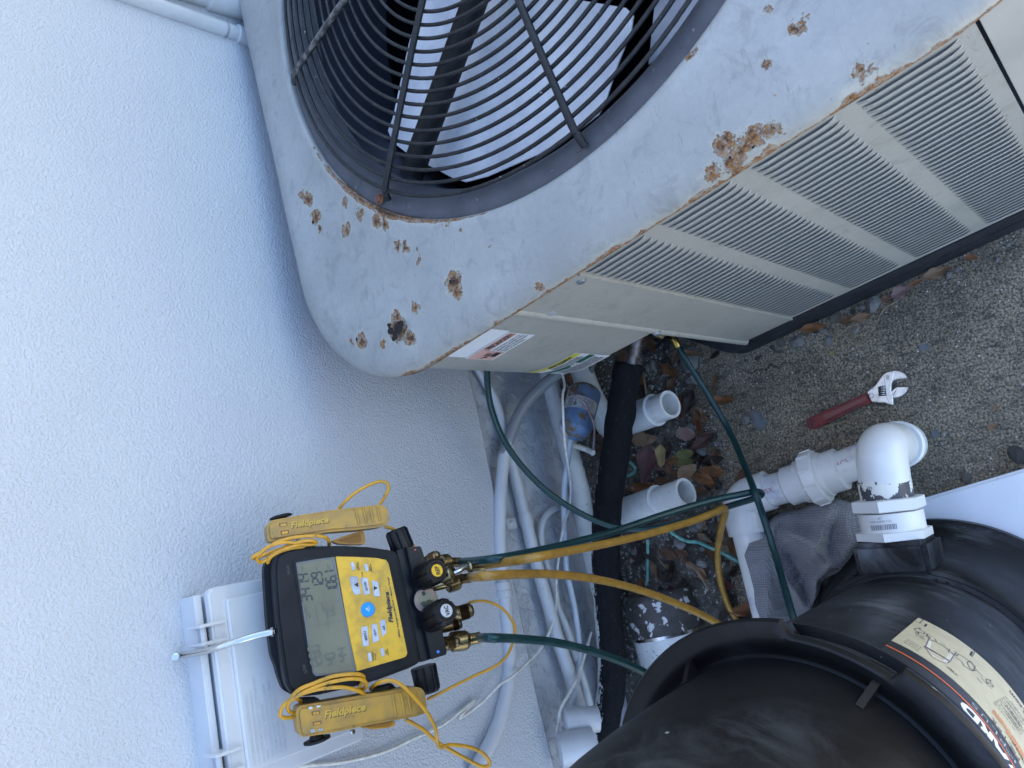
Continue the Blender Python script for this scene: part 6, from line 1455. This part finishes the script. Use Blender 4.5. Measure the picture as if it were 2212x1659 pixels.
for Z, p, s, mi, lab_ in ((zS, (1330, 500), .052, 0, 'largest pale grey rock, behind the green hose by the cut corner of the base pan'), (zS, (1300, 810), .020, 0, 'white crumbly stone beside the green valve hose on bare concrete'), (zF, (1240, 310), .030, 0, 'large pale stone against the base pan among the leaves'),
    (zF, (740, 555), .024, 0, 'white angular stone near the base pan corner'), (zF, (945, 545), .016, 0, 'white chip below the orange leaf by the base pan'), (zF, (1118, 485), .013, 0, 'small white stone caught in the dry twig'), (zF, (635, 555), .018, 1, 'grey flat stone by the base pan corner'),
    (zF, (985, 400), .020, 1, 'grey stone touching the edge of the base pan'), (zF, (845, 550), .009, 0, 'tiny white pebble between two larger chips'), (zS, (765, 580), .017, 0, 'oval white pebble right of the insulation end'), (zS, (700, 640), .014, 0, 'white pebble just below the oval one'),
    (zS, (1050, 350), .022, 1, 'grey stone above the hose ferrule rock'), (zI, (120, 330), .030, 0, 'white rock beside the rubber capped pipe'), (zI, (-20, 210), .022, 0, 'white rock close under the green wire'), (zI, (60, 60), .024, 1, 'grey rock behind the yellow hose'),
    (zF, (1840, 1440), .018, 1, 'tan crumb stone by the crack near the white pad'), (zF, (2180, 1290), .03, 2, 'dark stone at the right edge of the photo'), (zT, (1520, 590), .022, 0, 'white stone behind the second open pipe'), (zS, (1000, 1450), .018, 1, 'grey stone under the first open pipe')):
    P = at(*Z(*p), .015); P.z = bed_h(P)+s*.12+(.006 if bed_h(P) > .002 else 0); P2 = at(*Z(*p), P.z); P2.z = P.z; put_stone(P2, s, mi, lab_, 'named stones')
cnt = 0; tries = 0
while cnt < 230 and tries < 6000:
    tries += 1; u = rd.uniform(1180, 1640); v = rd.uniform(700, 1420); P = at(u, v, .03); d = (P-WO).dot(WN)
    if d > .40 or P.x > .45: continue
    if d > .30 and rd.random() < .6 and v < 1150: continue
    P.z = bed_h(P)+.004; s = rd.uniform(.006, .020) if rd.random() < .85 else rd.uniform(.02, .03)
    mi = rd.choice((0, 1, 1, 2, 2)) if v < 1150 else rd.choice((0, 0, 0, 1))
    put_stone(P, s, mi, '%s %s pebble in the gravel %s' % ('small' if s < .013 else 'larger', ('white', 'grey', 'dark')[mi], 'around the leaf pile' if v < 1150 else 'beside the rubber capped pipe')); cnt += 1
# debris line along the base pan
for i in range(46):
    s_ = -.42+.6*i/46+rd.uniform(-.01, .01); P = cp(s_, -.012-abs(rd.gauss(0, .014)), .003); put_stone(P, rd.uniform(.003, .011), rd.choice((0, 0, 1, 2)), 'small chip of stone in the debris line along the base pan', 'chips along the base pan')
def grit():
    ms = []; r_ = random.Random(9); vs = []; fs = []
    for i in range(420):
        P = at(r_.uniform(1460, 2212), r_.uniform(480, 1090), .001); P.z = .0012; q = r_.uniform(.0006, .0026)*(1 if r_.random() < .9 else 1.6); b = len(vs)
        for dx, dy, dz in ((1, 0, 0), (0, 1, 0), (-1, 0, 0), (0, -1, 0), (0, 0, .8)): vs.append(P+V((dx*q*r_.uniform(.6, 1.3), dy*q*r_.uniform(.6, 1.3), dz*q)))
        fs += [(b, b+1, b+4), (b+1, b+2, b+4), (b+2, b+3, b+4), (b+3, b, b+4)]
    return mesh_from(vs, fs)
tag(link('grit', grit(), M('pale grit', (.42, .40, .36), .9, c2=(.16, .14, .12), nscale=50, namt=(.45, .55))), 'scattered pale grit grains on the open concrete', 'grit', kind='stuff')
# fine gravel as one mass
def gravel():
    vs = []; fs = []; r_ = random.Random(5)
    for _ in range(5200):
        x = r_.uniform(-.75, .62); y = r_.uniform(.70, 1.1); P = V((x, y, 0)); d = (P-WO).dot(WN)
        if d < .0 or d > .33+.05*noise.noise(V((x*9, 0, 0))): continue
        if noise.noise(V((x*7, y*7, 4))) < -.15: continue
        s = r_.uniform(.0018, .0055); c = V((x, y, bed_h(P)+.003)); b = len(vs)
        for dx, dy, dz in ((1, 0, 0), (0, 1, 0), (-1, 0, 0), (0, -1, 0), (0, 0, .8), (0, 0, -.8)): vs.append(c+V((dx*r_.uniform(.6, 1.3), dy*r_.uniform(.6, 1.3), dz))*s if False else c+V((dx*s*r_.uniform(.6, 1.3), dy*s*r_.uniform(.6, 1.3), dz*s)))
        fs += [(b, b+1, b+4), (b+1, b+2, b+4), (b+2, b+3, b+4), (b+3, b, b+4), (b+1, b, b+5), (b+2, b+1, b+5), (b+3, b+2, b+5), (b, b+3, b+5)]
    return mesh_from(vs, fs)
gr = link('fine_gravel', gravel(), M('fine gravel', (.30, .29, .27), .9, c2=(.12, .11, .10), nscale=60, namt=(.4, .6), c3=(.5, .5, .5), n3=120, amt3=(.58, .62)))
tag(gr, 'fine gravel and grit strewn over the strip between wall and concrete', 'gravel', kind='stuff')
# twigs
TWG = M('dry twig', (.30, .23, .13), .8, c2=(.18, .13, .08), nscale=80)
for Z, pts, r_, lab_ in ((zF, [(985, 540), (1035, 495), (1110, 430), (1190, 370)], .0012, 'forked dry twig in the debris by the base pan'), (zF, [(1100, 530), (1150, 570), (1205, 515), (1260, 430), (1300, 350), (1390, 290)], .0011, 'long dry twig leaning on the pale stone by the base pan'),
    (zF, [(1020, 570), (1090, 575), (1155, 570)], .0010, 'thin straight twig on the concrete below the debris'), (zF, [(985, 450), (995, 560), (985, 620)], .0010, 'thin twig ending at the yellow bud'), (zF, [(1100, 520), (1140, 460), (1165, 400)], .0009, 'short twig between the white stone and the tan leaf'),
    (zF, [(920, 1110), (1010, 1082), (1100, 1060), (1190, 1020)], .0014, 'straw lying just below the wrench handle'), (zF, [(880, 1250), (950, 1210), (1040, 1170)], .0013, 'straw beside the pvc union'), (zF, [(1790, 40), (1850, 80), (1905, 150)], .0009, 'thin stalk near the far end of the base pan'),
    (zS, [(640, 700), (660, 850), (680, 1030)], .0018, 'pale stick standing between insulation and first open pipe'), (zT, [(760, 800), (850, 980), (930, 1130)], .0014, 'pale stalk crossing in front of the second open pipe'), (zT, [(1040, 1310), (1150, 1420), (1280, 1580)], .0014, 'thin grey stalk lying across the straight green wire'),
    (zI, [(90, 380), (130, 440), (165, 500)], .0012, 'bent stalk on the gravel beside the rubber capped pipe')):
    zz = .02 if Z is zF else .07
    single('twig', tube([at(*Z(*p), zz*.3+.004 if Z is zF else zz) for p in pts], r_, 6, 4, wob=.3), TWG, lab_, 'twig', 'dry twigs')
# small patches of dropped mortar on the slab
for Z, pts, lab_ in ((zF, [(430, 1020), (460, 1000), (500, 1010), (520, 1050), (555, 1060), (540, 1100), (500, 1130), (470, 1120), (455, 1070)], 'flat grey splash of mortar left of the wrench handle'), (zF, [(1520, 580), (1570, 565), (1600, 580), (1590, 610), (1540, 615)], 'small grey splash of mortar above the wrench jaws'), (zF, [(1605, 1140), (1640, 1120), (1660, 1150), (1650, 1180), (1615, 1180)], 'round grey splash of mortar right of the white elbow')):
    single('mortar_splash', prism([at(*Z(*p), .0035) for p in pts], V((0, 0, -.004)), .0012, 2), M('mortar splash', (.15, .16, .165), .85, c2=(.11, .115, .12), nscale=60, bumps=((120, .4, .002),)), lab_, 'mortar')
